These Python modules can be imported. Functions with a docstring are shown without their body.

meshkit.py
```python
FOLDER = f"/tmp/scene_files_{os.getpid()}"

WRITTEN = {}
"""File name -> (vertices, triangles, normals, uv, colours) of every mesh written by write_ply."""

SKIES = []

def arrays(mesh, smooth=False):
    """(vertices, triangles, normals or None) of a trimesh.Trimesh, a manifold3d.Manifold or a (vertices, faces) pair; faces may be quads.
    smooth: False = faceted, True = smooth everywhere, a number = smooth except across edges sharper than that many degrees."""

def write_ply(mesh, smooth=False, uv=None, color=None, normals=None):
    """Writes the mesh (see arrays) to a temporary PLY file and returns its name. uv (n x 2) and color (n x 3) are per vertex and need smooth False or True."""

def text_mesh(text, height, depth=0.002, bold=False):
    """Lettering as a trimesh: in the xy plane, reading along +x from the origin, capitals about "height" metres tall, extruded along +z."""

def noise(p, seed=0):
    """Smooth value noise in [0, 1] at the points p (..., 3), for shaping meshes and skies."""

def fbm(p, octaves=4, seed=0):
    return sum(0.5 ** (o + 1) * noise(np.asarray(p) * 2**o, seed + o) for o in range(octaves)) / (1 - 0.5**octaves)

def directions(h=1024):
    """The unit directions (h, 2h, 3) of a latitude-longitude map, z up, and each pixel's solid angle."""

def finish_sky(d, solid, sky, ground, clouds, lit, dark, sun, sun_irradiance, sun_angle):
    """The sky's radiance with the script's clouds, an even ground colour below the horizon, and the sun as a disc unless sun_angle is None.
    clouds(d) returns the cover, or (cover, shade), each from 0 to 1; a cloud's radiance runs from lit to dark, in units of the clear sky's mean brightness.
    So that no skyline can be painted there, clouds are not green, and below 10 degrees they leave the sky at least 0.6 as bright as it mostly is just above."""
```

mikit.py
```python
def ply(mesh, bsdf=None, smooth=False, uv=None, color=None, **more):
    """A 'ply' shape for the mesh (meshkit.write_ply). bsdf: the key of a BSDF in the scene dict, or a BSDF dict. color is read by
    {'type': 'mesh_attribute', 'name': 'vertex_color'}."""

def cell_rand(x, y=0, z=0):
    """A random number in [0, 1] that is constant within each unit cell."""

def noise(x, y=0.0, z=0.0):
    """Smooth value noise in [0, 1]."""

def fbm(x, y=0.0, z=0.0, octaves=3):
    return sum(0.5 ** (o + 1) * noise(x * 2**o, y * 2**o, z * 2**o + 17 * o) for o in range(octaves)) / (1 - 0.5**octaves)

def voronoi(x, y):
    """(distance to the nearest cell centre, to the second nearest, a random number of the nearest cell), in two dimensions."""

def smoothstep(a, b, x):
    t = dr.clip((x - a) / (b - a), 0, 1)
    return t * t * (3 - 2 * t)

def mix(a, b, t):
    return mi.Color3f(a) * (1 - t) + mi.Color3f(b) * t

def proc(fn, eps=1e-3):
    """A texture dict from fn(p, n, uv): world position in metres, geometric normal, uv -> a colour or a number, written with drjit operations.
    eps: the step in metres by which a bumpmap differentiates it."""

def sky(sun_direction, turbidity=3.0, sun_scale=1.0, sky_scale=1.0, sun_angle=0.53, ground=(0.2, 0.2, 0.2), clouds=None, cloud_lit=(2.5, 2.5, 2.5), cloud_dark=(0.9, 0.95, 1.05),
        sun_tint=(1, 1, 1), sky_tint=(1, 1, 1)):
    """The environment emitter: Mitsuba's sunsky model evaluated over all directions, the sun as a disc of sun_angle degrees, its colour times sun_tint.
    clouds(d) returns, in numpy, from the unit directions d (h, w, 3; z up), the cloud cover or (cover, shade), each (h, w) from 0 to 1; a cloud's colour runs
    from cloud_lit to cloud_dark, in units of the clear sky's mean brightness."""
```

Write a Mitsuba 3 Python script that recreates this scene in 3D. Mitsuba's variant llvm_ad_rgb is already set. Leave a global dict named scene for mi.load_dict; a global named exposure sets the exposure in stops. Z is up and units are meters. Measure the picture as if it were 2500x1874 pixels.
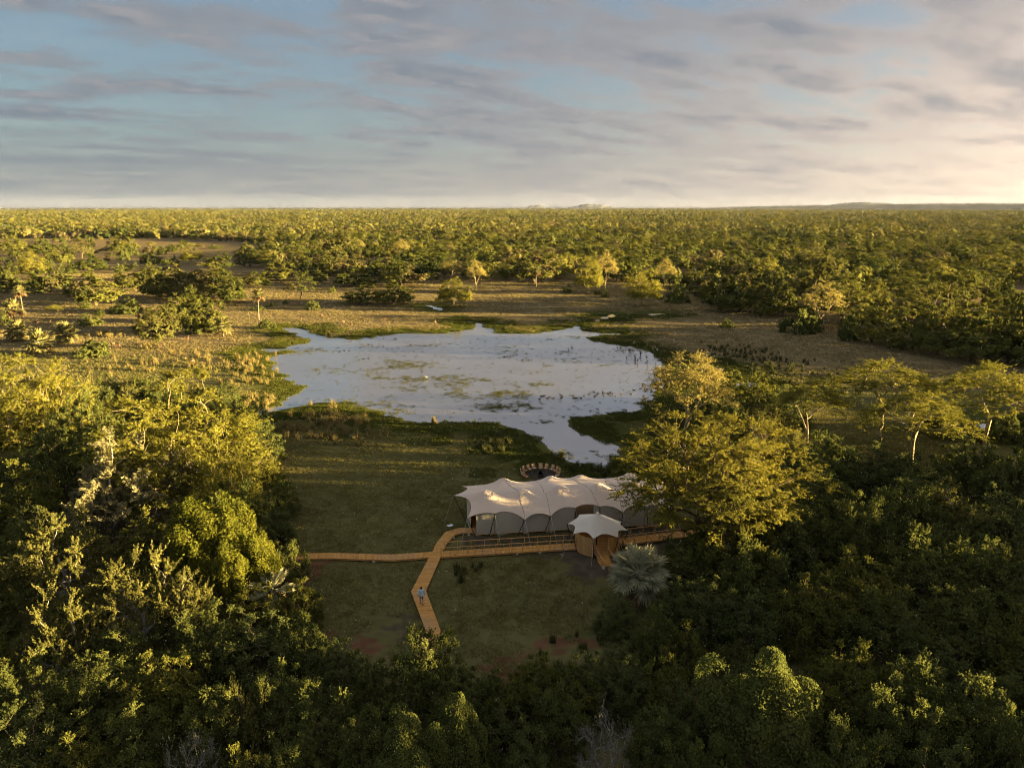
import math, random
import numpy as np, trimesh, shapely
from scipy.interpolate import RegularGridInterpolator
import drjit as dr
import mitsuba as mi
import mikit, meshkit
from mikit import noise, fbm, mix, smoothstep, cell_rand, voronoi

T = mi.ScalarTransform4f
scene, labels = {'type': 'scene'}, {}

# ------------------------------------------------------------------ camera, sky, sun, exposure
PITCH, EYE = math.radians(13.6), 38.0
scene['camera'] = {'type': 'perspective', 'fov': 70.0, 'fov_axis': 'x', 'near_clip': 1.0, 'far_clip': 120000.0,
                   'to_world': T().look_at(origin=[0, 0, EYE], target=[0, math.cos(PITCH), EYE - math.sin(PITCH)], up=[0, 0, 1])}
SUN_AZ, SUN_EL = math.radians(96), math.radians(5.5)
SUN = [math.sin(SUN_AZ) * math.cos(SUN_EL), math.cos(SUN_AZ) * math.cos(SUN_EL), math.sin(SUN_EL)]
exposure = 3.38


def clouds(d):
    """A broken sheet of thin cloud, thicker overhead and towards the sun, whose lit side faces the sun."""
    z = d[..., 2]
    h = 1.0 / (z + 0.07)                                   # a flat layer of cloud seen from below
    px, py = d[..., 0] * h, d[..., 1] * h
    ang = 0.62
    a, b = px * math.cos(ang) + py * math.sin(ang), -px * math.sin(ang) + py * math.cos(ang)
    at = lambda x, y, w: np.stack([x, y, 0 * x + w], -1)
    warp = meshkit.fbm(at(a * 0.5, b * 0.5, 3), 3, 5) - 0.5
    warp2 = meshkit.fbm(at(a * 0.5, b * 0.5, 13), 3, 6) - 0.5
    big = meshkit.fbm(at(a * 0.40 + 2.2 * warp + 2.37, b * 0.62 + 2.2 * warp2 + 1.2, 0.5), 4, 1)
    fine = meshkit.fbm(at(a * 1.5 + 2.5 * warp, b * 3.6 + 2.5 * warp2, 7), 5, 2)
    wisp = meshkit.fbm(at(a * 4.5 + 3 * warp2, b * 9 + 3 * warp, 9), 4, 3)
    c = 0.30 * big + 0.46 * fine + 0.24 * wisp
    right = d @ np.array([math.sin(SUN_AZ), math.cos(SUN_AZ), 0.0])
    low = np.exp(-(z / 0.075) ** 2)
    edge = 0.375 - 0.07 * np.clip(right, -1, 1)
    cover = np.clip((c - edge) / 0.17, 0, 1)
    cover = cover * cover * (3 - 2 * cover)
    cover = np.clip(0.42 + 0.51 * cover, 0, 1) * (1 - low) + 0.90 * low
    lift = 0.088 * np.exp(2.7 * right) * np.exp(-((z - 0.06) / 0.165) ** 2)     # clouds shine most round the low sun
    thick = np.clip((0.30 * big + 0.50 * fine + 0.20 * wisp - 0.36) / 0.28, 0, 1)
    dome = 0.075 * ((1 + 2 * z) / 1.24 - 1)                # an overcast sky grows brighter towards the zenith (1 + 2 sin h)
    shade = np.clip(0.975 - dome - lift * (1.35 - 0.9 * thick * (1 - 0.6 * low)) - 0.055 * (0.5 - thick) - 0.05 * np.clip((wisp - 0.5) / 0.2, 0, 1) * np.clip((fine - 0.5) / 0.15, 0, 1) * (1 - low), 0, 1)
    return cover, shade


scene['sky'] = mikit.sky(SUN, turbidity=3.0, sun_scale=7.0, sky_scale=1.0, sun_tint=(0.90, 1.36, 3.4), sky_tint=(0.34, 0.60, 0.92), ground=(0.08, 0.08, 0.04),
                         clouds=clouds, cloud_lit=(11.5, 8.4, 5.9), cloud_dark=(0.80, 0.98, 1.22))

# ------------------------------------------------------------------ surveyed positions, in metres
TREES = [
    ('round', -207.5, 331.2, 12.3, 16.7), ('shrub', -215.7, 329.4, 6.0, 9.9), ('round', -162.3, 285.3, 13.0, 15.8), ('shrub', -162.0, 276.7, 3.3, 4.4), ('shrub', -138.7, 263.8, 6.0, 9.2),
    ('shrub', -143.9, 264.9, 3.5, 5.1), ('round', -171.6, 334.9, 10.2, 15.8), ('round', -142.6, 305.8, 12.8, 17.4), ('round', -129.4, 301.9, 15.0, 19.0), ('spread', -116.5, 294.5, 13.3, 14.9),
    ('round', -151.2, 313.8, 12.4, 14.8), ('round', -135.1, 301.9, 14.6, 16.2), ('round', -122.1, 298.2, 13.7, 14.1), ('round', -111.9, 290.9, 12.0, 10.1), ('round', -116.5, 264.9, 10.2, 10.1),
    ('round', -98.6, 224.5, 10.2, 8.6), ('round', -111.9, 243.1, 9.6, 9.3), ('round', -94.7, 223.7, 11.3, 12.1), ('upright', -95.9, 196.1, 11.3, 10.4), ('shrub', -97.2, 219.5, 3.9, 4.6),
    ('shrub', -92.1, 224.5, 4.8, 6.5), ('shrub', -137.6, 236.3, 4.0, 6.9), ('shrub', -108.8, 186.3, 4.2, 8.3), ('shrub', -166.5, 237.2, 5.0, 5.3), ('fever', -256.3, 393.9, 15.6, 16.0),
    ('round', -418.6, 623.2, 15.0, 22.3), ('round', -277.9, 404.5, 6.7, 12.1), ('round', -228.9, 331.2, 7.4, 9.4), ('round', -367.6, 581.9, 13.3, 17.2), ('round', -301.5, 492.9, 13.0, 13.9),
    ('spread', -322.6, 555.6, 14.4, 18.2), ('round', -249.5, 434.9, 9.5, 14.3), ('shrub', -261.2, 470.2, 5.9, 8.1), ('round', -333.2, 642.7, 14.6, 19.0), ('shrub', -281.3, 536.1, 9.7, 8.7),
    ('shrub', -245.3, 503.1, 7.4, 14.9), ('shrub', -228.6, 501.0, 6.0, 6.6), ('fever', -216.9, 501.0, 12.1, 16.4), ('round', -178.1, 446.1, 10.9, 17.5), ('spread', -88.8, 307.4, 11.5, 13.1),
    ('round', -97.0, 369.8, 6.8, 7.4), ('shrub', -81.1, 330.3, 2.9, 3.3), ('round', -77.2, 358.8, 9.5, 17.5), ('shrub', -78.0, 231.2, 3.2, 4.6), ('shrub', -95.0, 271.6, 2.3, 5.7),
    ('shrub', -93.1, 281.9, 1.5, 3.6), ('shrub', -90.1, 290.2, 1.8, 2.6), ('shrub', -74.9, 274.1, 3.5, 5.6), ('round', -60.8, 290.2, 7.5, 11.5), ('round', -47.1, 290.2, 9.5, 15.1),
    ('round', -53.4, 358.8, 11.1, 21.4), ('gold', -31.2, 377.9, 13.0, 16.0), ('fever', -22.6, 284.6, 11.5, 14.8), ('gold', -16.8, 338.6, 14.3, 10.1), ('upright', -115.5, 496.9, 23.4, 18.6),
    ('gold', -128.8, 623.2, 11.6, 12.6), ('gold', -82.9, 555.6, 14.8, 14.7), ('round', -168.2, 473.8, 11.1, 17.8), ('round', -122.4, 383.9, 10.9, 18.1), ('round', -123.0, 350.5, 7.8, 14.3),
    ('round', -102.1, 409.9, 9.0, 14.1), ('round', -188.9, 383.9, 9.7, 12.1), ('shrub', -230.4, 492.9, 4.7, 7.7), ('shrub', -354.9, 649.4, 4.1, 10.1), ('shrub', -306.3, 649.4, 4.1, 8.1),
    ('shrub', -273.9, 685.5, 3.9, 12.8), ('shrub', -193.9, 322.3, 4.2, 7.1), ('shrub', -361.6, 524.6, 2.9, 8.2), ('shrub', -253.6, 424.3, 3.8, 6.7), ('round', 11.8, 373.3, 16.2, 22.8),
    ('fever', 34.0, 325.8, 16.4, 13.8), ('gold', 43.1, 339.6, 18.4, 12.3), ('fever', 51.1, 286.7, 15.8, 15.4), ('gold', 70.6, 338.6, 15.3, 11.2), ('shrub', 66.8, 296.0, 10.6, 9.8),
    ('shrub', 24.7, 329.4, 3.6, 4.8), ('shrub', 37.7, 322.3, 2.3, 3.1), ('shrub', 39.7, 312.2, 4.0, 3.4), ('shrub', 61.5, 305.8, 3.0, 3.9), ('round', 79.5, 326.7, 10.9, 11.3),
    ('round', 84.7, 326.7, 10.3, 11.3), ('round', 77.2, 269.8, 14.1, 13.2), ('round', 83.8, 267.3, 15.6, 14.8), ('round', 91.9, 266.1, 11.7, 12.6), ('round', 95.5, 256.3, 11.1, 9.8),
    ('upright', 108.4, 262.0, 22.5, 17.3), ('gold', 98.9, 232.5, 14.8, 15.9), ('shrub', 88.0, 221.5, 7.4, 9.9), ('shrub', 93.4, 224.5, 5.9, 5.7), ('shrub', 97.7, 209.6, 7.5, 6.7),
    ('shrub', 105.1, 196.5, 3.0, 4.7), ('shrub', 109.7, 195.8, 2.4, 2.5), ('shrub', 69.1, 232.5, 2.9, 4.9), ('round', 102.3, 204.8, 10.0, 10.8), ('round', 105.5, 193.8, 12.7, 12.4),
    ('spread', 120.7, 199.5, 20.3, 17.1), ('round', 111.1, 188.1, 11.1, 11.5), ('round', 114.0, 178.0, 12.3, 13.7), ('round', 120.8, 175.2, 11.2, 11.8), ('round', 127.7, 182.2, 20.0, 12.2),
    ('round', 126.6, 171.3, 13.5, 12.1), ('spread', 108.0, 238.2, 16.0, 15.1), ('round', 119.5, 243.1, 14.0, 12.3), ('fever', -72.3, 106.4, 16.0, 17.4), ('fever', -40.8, 86.2, 18.0, 21.6),
    ('fever', -32.5, 77.8, 12.0, 8.6), ('broad', -58.8, 97.1, 13.0, 9.6), ('broad', -57.7, 88.8, 12.0, 10.0), ('grey', -44.0, 79.4, 13.0, 17.5), ('grey', -46.5, 78.2, 10.5, 9.5),
    ('broad', -55.1, 77.3, 10.0, 8.9), ('olive', -43.1, 63.6, 10.0, 10.9), ('vine', -29.2, 66.1, 10.0, 9.1), ('vine', -25.6, 63.7, 8.0, 6.6), ('broad', -26.8, 74.4, 6.5, 6.6),
    ('broad', -23.2, 67.9, 4.5, 5.2), ('broad', -29.8, 72.9, 9.0, 7.4), ('olive', -32.4, 57.5, 9.0, 9.6), ('olive', -36.3, 52.0, 8.0, 7.0), ('olive', -28.2, 56.6, 7.5, 5.6),
    ('broad', -24.3, 51.8, 6.5, 7.4), ('broad', -20.5, 51.8, 6.5, 7.4), ('broad', -19.3, 60.0, 5.0, 4.6), ('broad', -17.5, 53.2, 5.0, 4.9), ('broad', -25.3, 45.6, 7.0, 6.6),
    ('broad', -29.3, 45.0, 7.0, 7.2), ('broad', -33.5, 44.5, 7.0, 6.5), ('broad', -14.0, 50.9, 4.5, 5.5), ('broad', -10.7, 48.8, 4.0, 3.9), ('broad', -6.2, 48.3, 7.0, 6.1),
    ('broad', -16.3, 44.8, 6.0, 5.9), ('olive', -18.3, 42.7, 7.0, 4.1), ('broad', -13.0, 42.9, 6.0, 5.7), ('broad', -19.8, 42.2, 6.5, 5.3), ('grey_shrub', -20.2, 38.7, 6.0, 4.0),
    ('broad', -30.7, 40.2, 7.0, 5.9), ('broad', -24.8, 41.0, 6.0, 5.1), ('broad', -27.4, 38.9, 6.0, 5.2), ('clump', -6.7, 38.9, 7.5, 6.0), ('clump', -3.6, 40.3, 7.5, 5.0),
    ('broad', -9.3, 40.2, 6.0, 4.5), ('broad', -13.8, 38.5, 6.0, 4.6), ('broad', -15.9, 36.5, 7.0, 4.4), ('broad', 9.5, 58.9, 4.0, 4.1), ('broad', 11.8, 53.5, 6.0, 3.4),
    ('broad', 13.9, 52.4, 5.5, 3.7), ('broad', 14.8, 59.4, 5.0, 4.6), ('broad', 11.5, 55.4, 3.6, 3.9), ('broad', 16.7, 65.4, 5.0, 5.9), ('broad', 8.6, 51.5, 4.0, 4.1),
    ('broad', 17.1, 57.9, 6.0, 6.1), ('broad', 20.1, 55.8, 6.0, 6.3), ('broad', 22.7, 61.7, 7.0, 7.7), ('broad', 25.4, 56.7, 7.0, 6.4), ('broad', 30.7, 59.9, 8.0, 9.2),
    ('broad', 39.3, 62.7, 8.0, 8.7), ('broad', 43.7, 60.8, 8.0, 8.4), ('broad', 31.0, 53.7, 7.0, 7.6), ('broad', 37.0, 53.7, 7.0, 7.6), ('broad', 40.1, 51.6, 7.0, 6.6),
    ('clump', 16.2, 41.5, 10.0, 9.1), ('broad', 23.9, 45.0, 8.0, 7.2), ('broad', 27.6, 43.6, 8.0, 6.3), ('broad', 24.6, 40.2, 8.0, 6.5), ('broad', 29.9, 41.1, 8.0, 6.6),
    ('broad', 30.5, 37.7, 8.0, 5.0), ('broad', 20.0, 36.5, 8.0, 5.5), ('broad', 25.0, 35.7, 8.0, 5.4), ('broad', 2.2, 48.9, 4.5, 5.3), ('broad', -2.2, 46.9, 4.5, 4.8),
    ('broad', 0.1, 45.5, 5.0, 5.0), ('broad', 4.6, 47.4, 4.5, 4.8), ('broad', -3.9, 44.2, 5.0, 4.5), ('broad', 5.7, 48.5, 5.0, 4.9), ('broad', 8.7, 47.9, 5.0, 4.5),
    ('broad', 11.4, 47.6, 6.0, 4.1), ('broad', 11.9, 43.9, 6.0, 4.5), ('grey_shrub', 6.0, 40.5, 6.5, 4.5), ('broad', 1.0, 39.7, 6.0, 3.2), ('broad', 3.3, 43.5, 5.5, 4.5),
    ('broad', -0.5, 42.8, 5.0, 4.1), ('broad', 9.4, 41.0, 6.0, 4.5), ('broad', 10.6, 38.5, 6.0, 4.0), ('spread_big', 21.2, 73.3, 16.3, 21.1), ('gold', 27.8, 111.7, 15.5, 14.9),
    ('broad', 22.1, 67.3, 10.0, 9.7), ('broad', 27.3, 69.1, 10.0, 8.0), ('umbrella', 47.4, 111.9, 11.0, 12.5), ('umbrella', 60.7, 115.2, 13.5, 21.0), ('umbrella', 57.4, 99.3, 12.5, 17.3),
    ('umbrella', 72.2, 105.9, 15.0, 19.4), ('olive', 40.1, 114.4, 7.0, 8.3), ('olive', 42.3, 108.0, 6.0, 6.4), ('broad', 34.9, 114.7, 6.0, 6.8), ('broad', 28.4, 115.4, 5.0, 5.3),
    ('broad', 42.2, 91.7, 8.0, 8.6), ('broad', 47.6, 91.2, 7.5, 9.2), ('broad', 52.0, 88.1, 7.0, 9.5), ('broad', 61.3, 92.7, 7.0, 9.9), ('broad', 60.8, 84.1, 9.0, 8.5),
    ('broad', 36.0, 79.7, 8.0, 8.1), ('broad', 35.6, 69.7, 9.0, 7.1), ('broad', 42.0, 72.9, 9.0, 8.9), ('olive', 46.9, 72.9, 9.0, 9.9), ('broad', 51.4, 71.6, 9.0, 8.3),
    ('broad', 31.3, 70.2, 7.0, 6.7), ('broad', 28.0, 70.1, 6.0, 6.7), ('broad', 18.9, 70.1, 5.0, 7.2), ('broad', 20.8, 64.9, 5.0, 6.8),
]
POND = [(-49.1, 129.5), (-47.3, 133.2), (-44.9, 135.5), (-41.4, 138.5), (-39.2, 140.6), (-34.5, 141.7), (-30.6, 138.9), (-26.9, 136.5), (-24.4, 134.5), (-23.2, 131.0), (-19.9, 128.6), (-17.1, 127.4), (-12.1, 127.1), (-7.1, 127.4), (-3.4, 127.4), (-0.7, 125.4), (2.2, 122.1), (4.3, 117.6), (6.0, 113.7), (6.6, 109.5), (8.3, 107.6), (10.3, 104.9), (12.2, 104.0), (14.1, 103.0), (15.7, 105.1), (17.0, 109.1), (17.2, 113.4), (15.4, 116.3), (13.7, 118.1), (12.0, 120.2), (10.9, 122.1), (9.9, 125.4), (10.2, 129.5), (13.0, 131.0), (17.4, 132.6), (20.6, 133.5), (24.6, 135.5), (27.2, 141.0), (30.7, 150.0), (34.0, 158.4), (36.0, 166.3), (38.0, 178.1), (38.6, 187.4), (36.7, 193.1), (34.8, 199.7), (32.3, 203.2), (27.8, 204.6), (23.7, 210.5), (21.8, 217.6), (27.2, 218.8), (32.9, 220.0), (33.6, 223.4), (26.5, 225.1), (22.0, 227.7), (21.7, 238.8), (16.5, 232.2), (11.5, 226.9), (2.1, 223.4), (-4.5, 225.1), (-6.7, 234.1), (-10.7, 243.8), (-14.0, 246.8), (-15.6, 250.0), (-12.8, 238.8), (-13.4, 232.2), (-15.7, 227.7), (-24.0, 223.4), (-32.7, 224.3), (-40.6, 220.0), (-44.7, 215.2), (-49.3, 213.6), (-55.0, 216.8), (-60.1, 223.4), (-65.4, 230.4), (-70.0, 234.1), (-76.0, 236.0), (-72.2, 229.5), (-67.4, 222.6), (-60.9, 213.6), (-58.7, 209.0), (-60.4, 206.1), (-63.4, 200.4), (-68.9, 198.3), (-69.3, 195.7), (-65.1, 193.1), (-60.7, 195.7), (-59.4, 193.7), (-60.0, 191.8), (-63.3, 187.4), (-62.7, 184.4), (-57.6, 172.3), (-52.1, 162.9), (-47.9, 156.6), (-44.9, 154.5), (-44.9, 148.4), (-46.1, 143.1), (-47.2, 138.2), (-48.4, 135.5)]
POOLS = [[(47.6, 262.1), (50.6, 265.6), (54.2, 266.8), (55.5, 263.3), (51.9, 259.3), (48.7, 259.8)], [(-34.8, 290.2), (-32.4, 290.2), (-26.9, 280.7), (-26.8, 275.5), (-30.5, 280.7)], [(47.2, 157.5), (50.4, 160.2), (53.5, 158.4), (57.3, 158.4), (55.3, 154.5), (50.2, 152.8), (47.1, 154.1)], [(47.8, 172.8), (50.8, 174.9), (50.8, 171.7), (47.8, 169.7)], [(82.9, 125.7), (85.3, 126.8), (86.1, 125.1), (83.7, 123.7), (82.2, 124.0)], [(28.4, 250.0), (32.0, 258.7), (36.4, 264.5), (37.2, 261.0), (32.8, 252.1), (29.0, 246.8)]]
SAND = [[(22.8, 237.9), (27.7, 250.0), (32.0, 258.7), (34.9, 269.3), (37.3, 268.0), (38.6, 258.7), (44.5, 259.8), (37.6, 252.1), (30.2, 243.8), (24.7, 236.0)], [(-140.8, 252.1), (-147.7, 273.0), (-146.8, 278.1), (-137.5, 268.0), (-127.9, 258.7), (-128.5, 250.0)], [(-97.4, 252.1), (-110.5, 319.7), (-98.3, 319.7), (-91.5, 263.3)]]
RED = [[(-18.2, 62.0), (-14.6, 59.3), (-10.5, 57.5), (-8.9, 54.8), (-11.1, 54.2), (-16.7, 57.5)], [(-4.6, 54.8), (-1.0, 55.4), (3.9, 57.8), (6.3, 57.5), (3.7, 54.8), (-0.2, 52.3), (-4.0, 52.3)], [(-24.9, 74.1), (-20.7, 73.5), (-20.5, 69.0), (-22.9, 69.0)]]
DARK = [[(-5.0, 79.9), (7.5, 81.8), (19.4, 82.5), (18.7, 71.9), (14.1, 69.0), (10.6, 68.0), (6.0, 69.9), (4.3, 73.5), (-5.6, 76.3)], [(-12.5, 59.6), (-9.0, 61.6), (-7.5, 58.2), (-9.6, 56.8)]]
OPEN = [(-56.1, 143.9), (-51.1, 127.4), (-43.7, 121.0), (-36.5, 105.7), (-29.0, 88.1), (-24.2, 75.2), (-20.2, 66.2), (-17.7, 61.6), (-13.3, 57.1), (-9.3, 54.8), (-5.6, 52.6), (-2.9, 52.3), (0.2, 54.2), (3.8, 57.1), (8.1, 58.5), (9.0, 62.8), (10.4, 69.9), (16.0, 70.9), (19.1, 81.2), (21.2, 91.2), (15.6, 94.4), (17.9, 105.7), (23.8, 122.3), (43.0, 144.6), (51.8, 137.5), (52.9, 122.3), (64.2, 122.3), (89.5, 122.3), (112.8, 122.3), (141.3, 144.6), (137.4, 163.4), (122.4, 170.7), (114.9, 178.7), (108.3, 197.0), (102.7, 215.2), (99.4, 241.8), (88.2, 254.3), (72.7, 263.3), (77.7, 311.4), (75.5, 347.4), (45.9, 375.4), (10.7, 385.0), (-13.2, 375.4), (-33.9, 368.6), (-52.5, 368.6), (-88.3, 405.5), (-118.9, 405.5), (-166.5, 486.4), (-209.2, 552.0), (-181.5, 637.7), (-218.9, 754.3), (-382.1, 870.5), (-490.3, 870.5), (-598.5, 870.5), (-815.0, 870.5), (-623.5, 552.0), (-155.8, 131.0), (-95.4, 131.0), (-82.5, 131.0), (-78.1, 148.4), (-64.6, 148.4)]
ANTELOPES = [(-55.6, 239.5, 'antelope on the far shore, left one of a close pair'), (-52.3, 235.2, 'antelope on the far shore, right one of a close pair nearest the water'), (-43.5, 245.0, 'lone antelope on the far shore above the middle of the pond'), (-66.9, 255.6, 'antelope grazing on the brown grass beyond the left end of the pond'), (-25.4, 239.5, 'antelope at the far shore close to the lit tree reflection'), (-39.2, 283.0, 'antelope beside the small far pool under the feathery tree'), (-94.2, 208.7, 'antelope left of the pond, right of the tall olive tree'), (-78.7, 176.3, 'antelope in the greenish grass nearest the left shore'), (-157.1, 238.5, 'leftmost antelope of the herd near the left edge'), (-155.4, 238.0, 'second antelope from the left near the left edge'), (-152.5, 239.0, 'third antelope from the left near the left edge'), (-159.0, 261.2, 'antelope standing by itself in shade at the far left'), (-110.6, 199.4, 'antelope beside the dark round shrub on the left, left one of two'), (-107.8, 196.7, 'antelope lying beside the dark round shrub on the left, right one of two'), (-92.2, 302.3, 'antelope far beyond the tall palm'), (-72.3, 248.6, 'antelope in the brown grass right of the tall palm')]
DUCKS = [(15.2, 193.3), (16.3, 196.1), (29.0, 197.7), (29.7, 196.5), (31.3, 192.2), (33.9, 189.5), (33.7, 188.0), (29.2, 182.7), (31.7, 185.3), (31.5, 183.0), (31.1, 180.7), (31.5, 179.6), (34.4, 183.2), (33.8, 178.2), (35.3, 175.6), (35.2, 165.8), (34.6, 164.9), (33.7, 163.0), (33.4, 166.4), (33.5, 165.0), (32.8, 163.6), (31.8, 160.9), (32.6, 161.1), (31.8, 159.7), (31.6, 158.4), (28.7, 156.5), (29.0, 156.8), (28.6, 155.2), (28.7, 154.7), (30.7, 155.5), (31.4, 156.3), (31.4, 155.1), (31.1, 153.7), (28.9, 153.8), (27.6, 152.7), (28.5, 152.6), (28.9, 151.3), (28.3, 150.3), (29.5, 150.1), (23.8, 151.2), (26.0, 151.3), (22.8, 147.7), (24.8, 147.8), (21.4, 146.2), (19.2, 149.3), (19.0, 148.5), (18.1, 148.9), (17.7, 147.3), (17.2, 146.3), (16.9, 145.4), (19.3, 147.9), (19.0, 146.3), (20.1, 148.3), (20.7, 149.2), (21.0, 148.0), (17.3, 149.6), (16.2, 148.1), (14.9, 146.3), (14.1, 144.6), (13.2, 144.6), (12.7, 146.6), (12.7, 144.7), (35.5, 213.3), (35.5, 208.3), (37.1, 208.7), (38.0, 210.6), (-38.0, 213.9), (-34.5, 213.9), (-46.8, 208.7), (-42.2, 200.1), (-42.6, 204.3), (-41.4, 201.8), (-40.7, 202.6), (-40.7, 204.3), (-39.7, 204.3), (-38.9, 200.6), (-37.4, 201.3), (-37.5, 204.3), (-36.0, 201.3), (-45.6, 195.3), (-44.2, 195.0), (-46.4, 193.5), (-48.1, 193.2), (-28.6, 203.8), (-39.0, 183.1), (-38.1, 184.1), (-37.1, 184.8), (-36.7, 184.1), (-25.1, 187.7), (-32.5, 182.2), (-21.3, 168.8), (10.8, 213.3), (11.6, 212.6), (-2.1, 186.9), (-1.7, 186.9), (-1.1, 187.2), (-0.5, 187.2), (0.3, 188.7), (1.2, 189.9), (2.7, 182.7), (3.7, 182.7), (4.3, 182.7), (5.0, 182.7), (5.6, 143.8), (6.2, 146.1), (6.7, 146.5), (7.3, 144.4), (7.8, 145.4), (8.4, 144.3), (10.1, 147.0), (10.3, 145.6), (10.0, 144.4)]
EGRETS = [(49.4, 218.1, 'white bird on the green grass right of the pond, highest of three'), (46.5, 207.0, 'white bird on the green grass right of the pond, middle of three'), (39.3, 194.5, 'white bird at the edge of the grass near the golden tree top'), (34.6, 204.8, 'white bird at the water edge on the far right shore'), (33.7, 180.9, 'white bird standing among dark waders in the shallows'), (22.1, 247.7, 'white bird by the sandy channel beyond the pond'), (-19.5, 161.9, 'white bird among the floating plants in the middle of the pond')]
PALMS = [(-81.3, 232.8, 10.3, 1.45, 'tall slim palm with a shaggy crown at the left end of the pond'), (-175.9, 261.8, 8.0, 1.5, 'palm with a trunk near the left edge, farthest of the left palms'), (-166.4, 242.4, 4.2, 2.2, 'silvery low palm clump at the left edge below the trunked palm'), (-142.4, 208.0, 2.6, 2.3, 'yellow bushy palm by the left edge in full sun'), (-124.1, 189.0, 2.8, 2.3, 'grey-topped low palm just above the golden tree at the left edge'), (-126.2, 204.3, 2.6, 2.3, 'low palm with golden grass round it, left of the round dark shrub'), (-85.9, 214.9, 3.2, 2.0, 'low palm against the right side of the dark thicket on the left'), (11.6, 353.5, 7.5, 1.6, 'dark palm standing before the woodland beyond the middle of the pond')]
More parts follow.
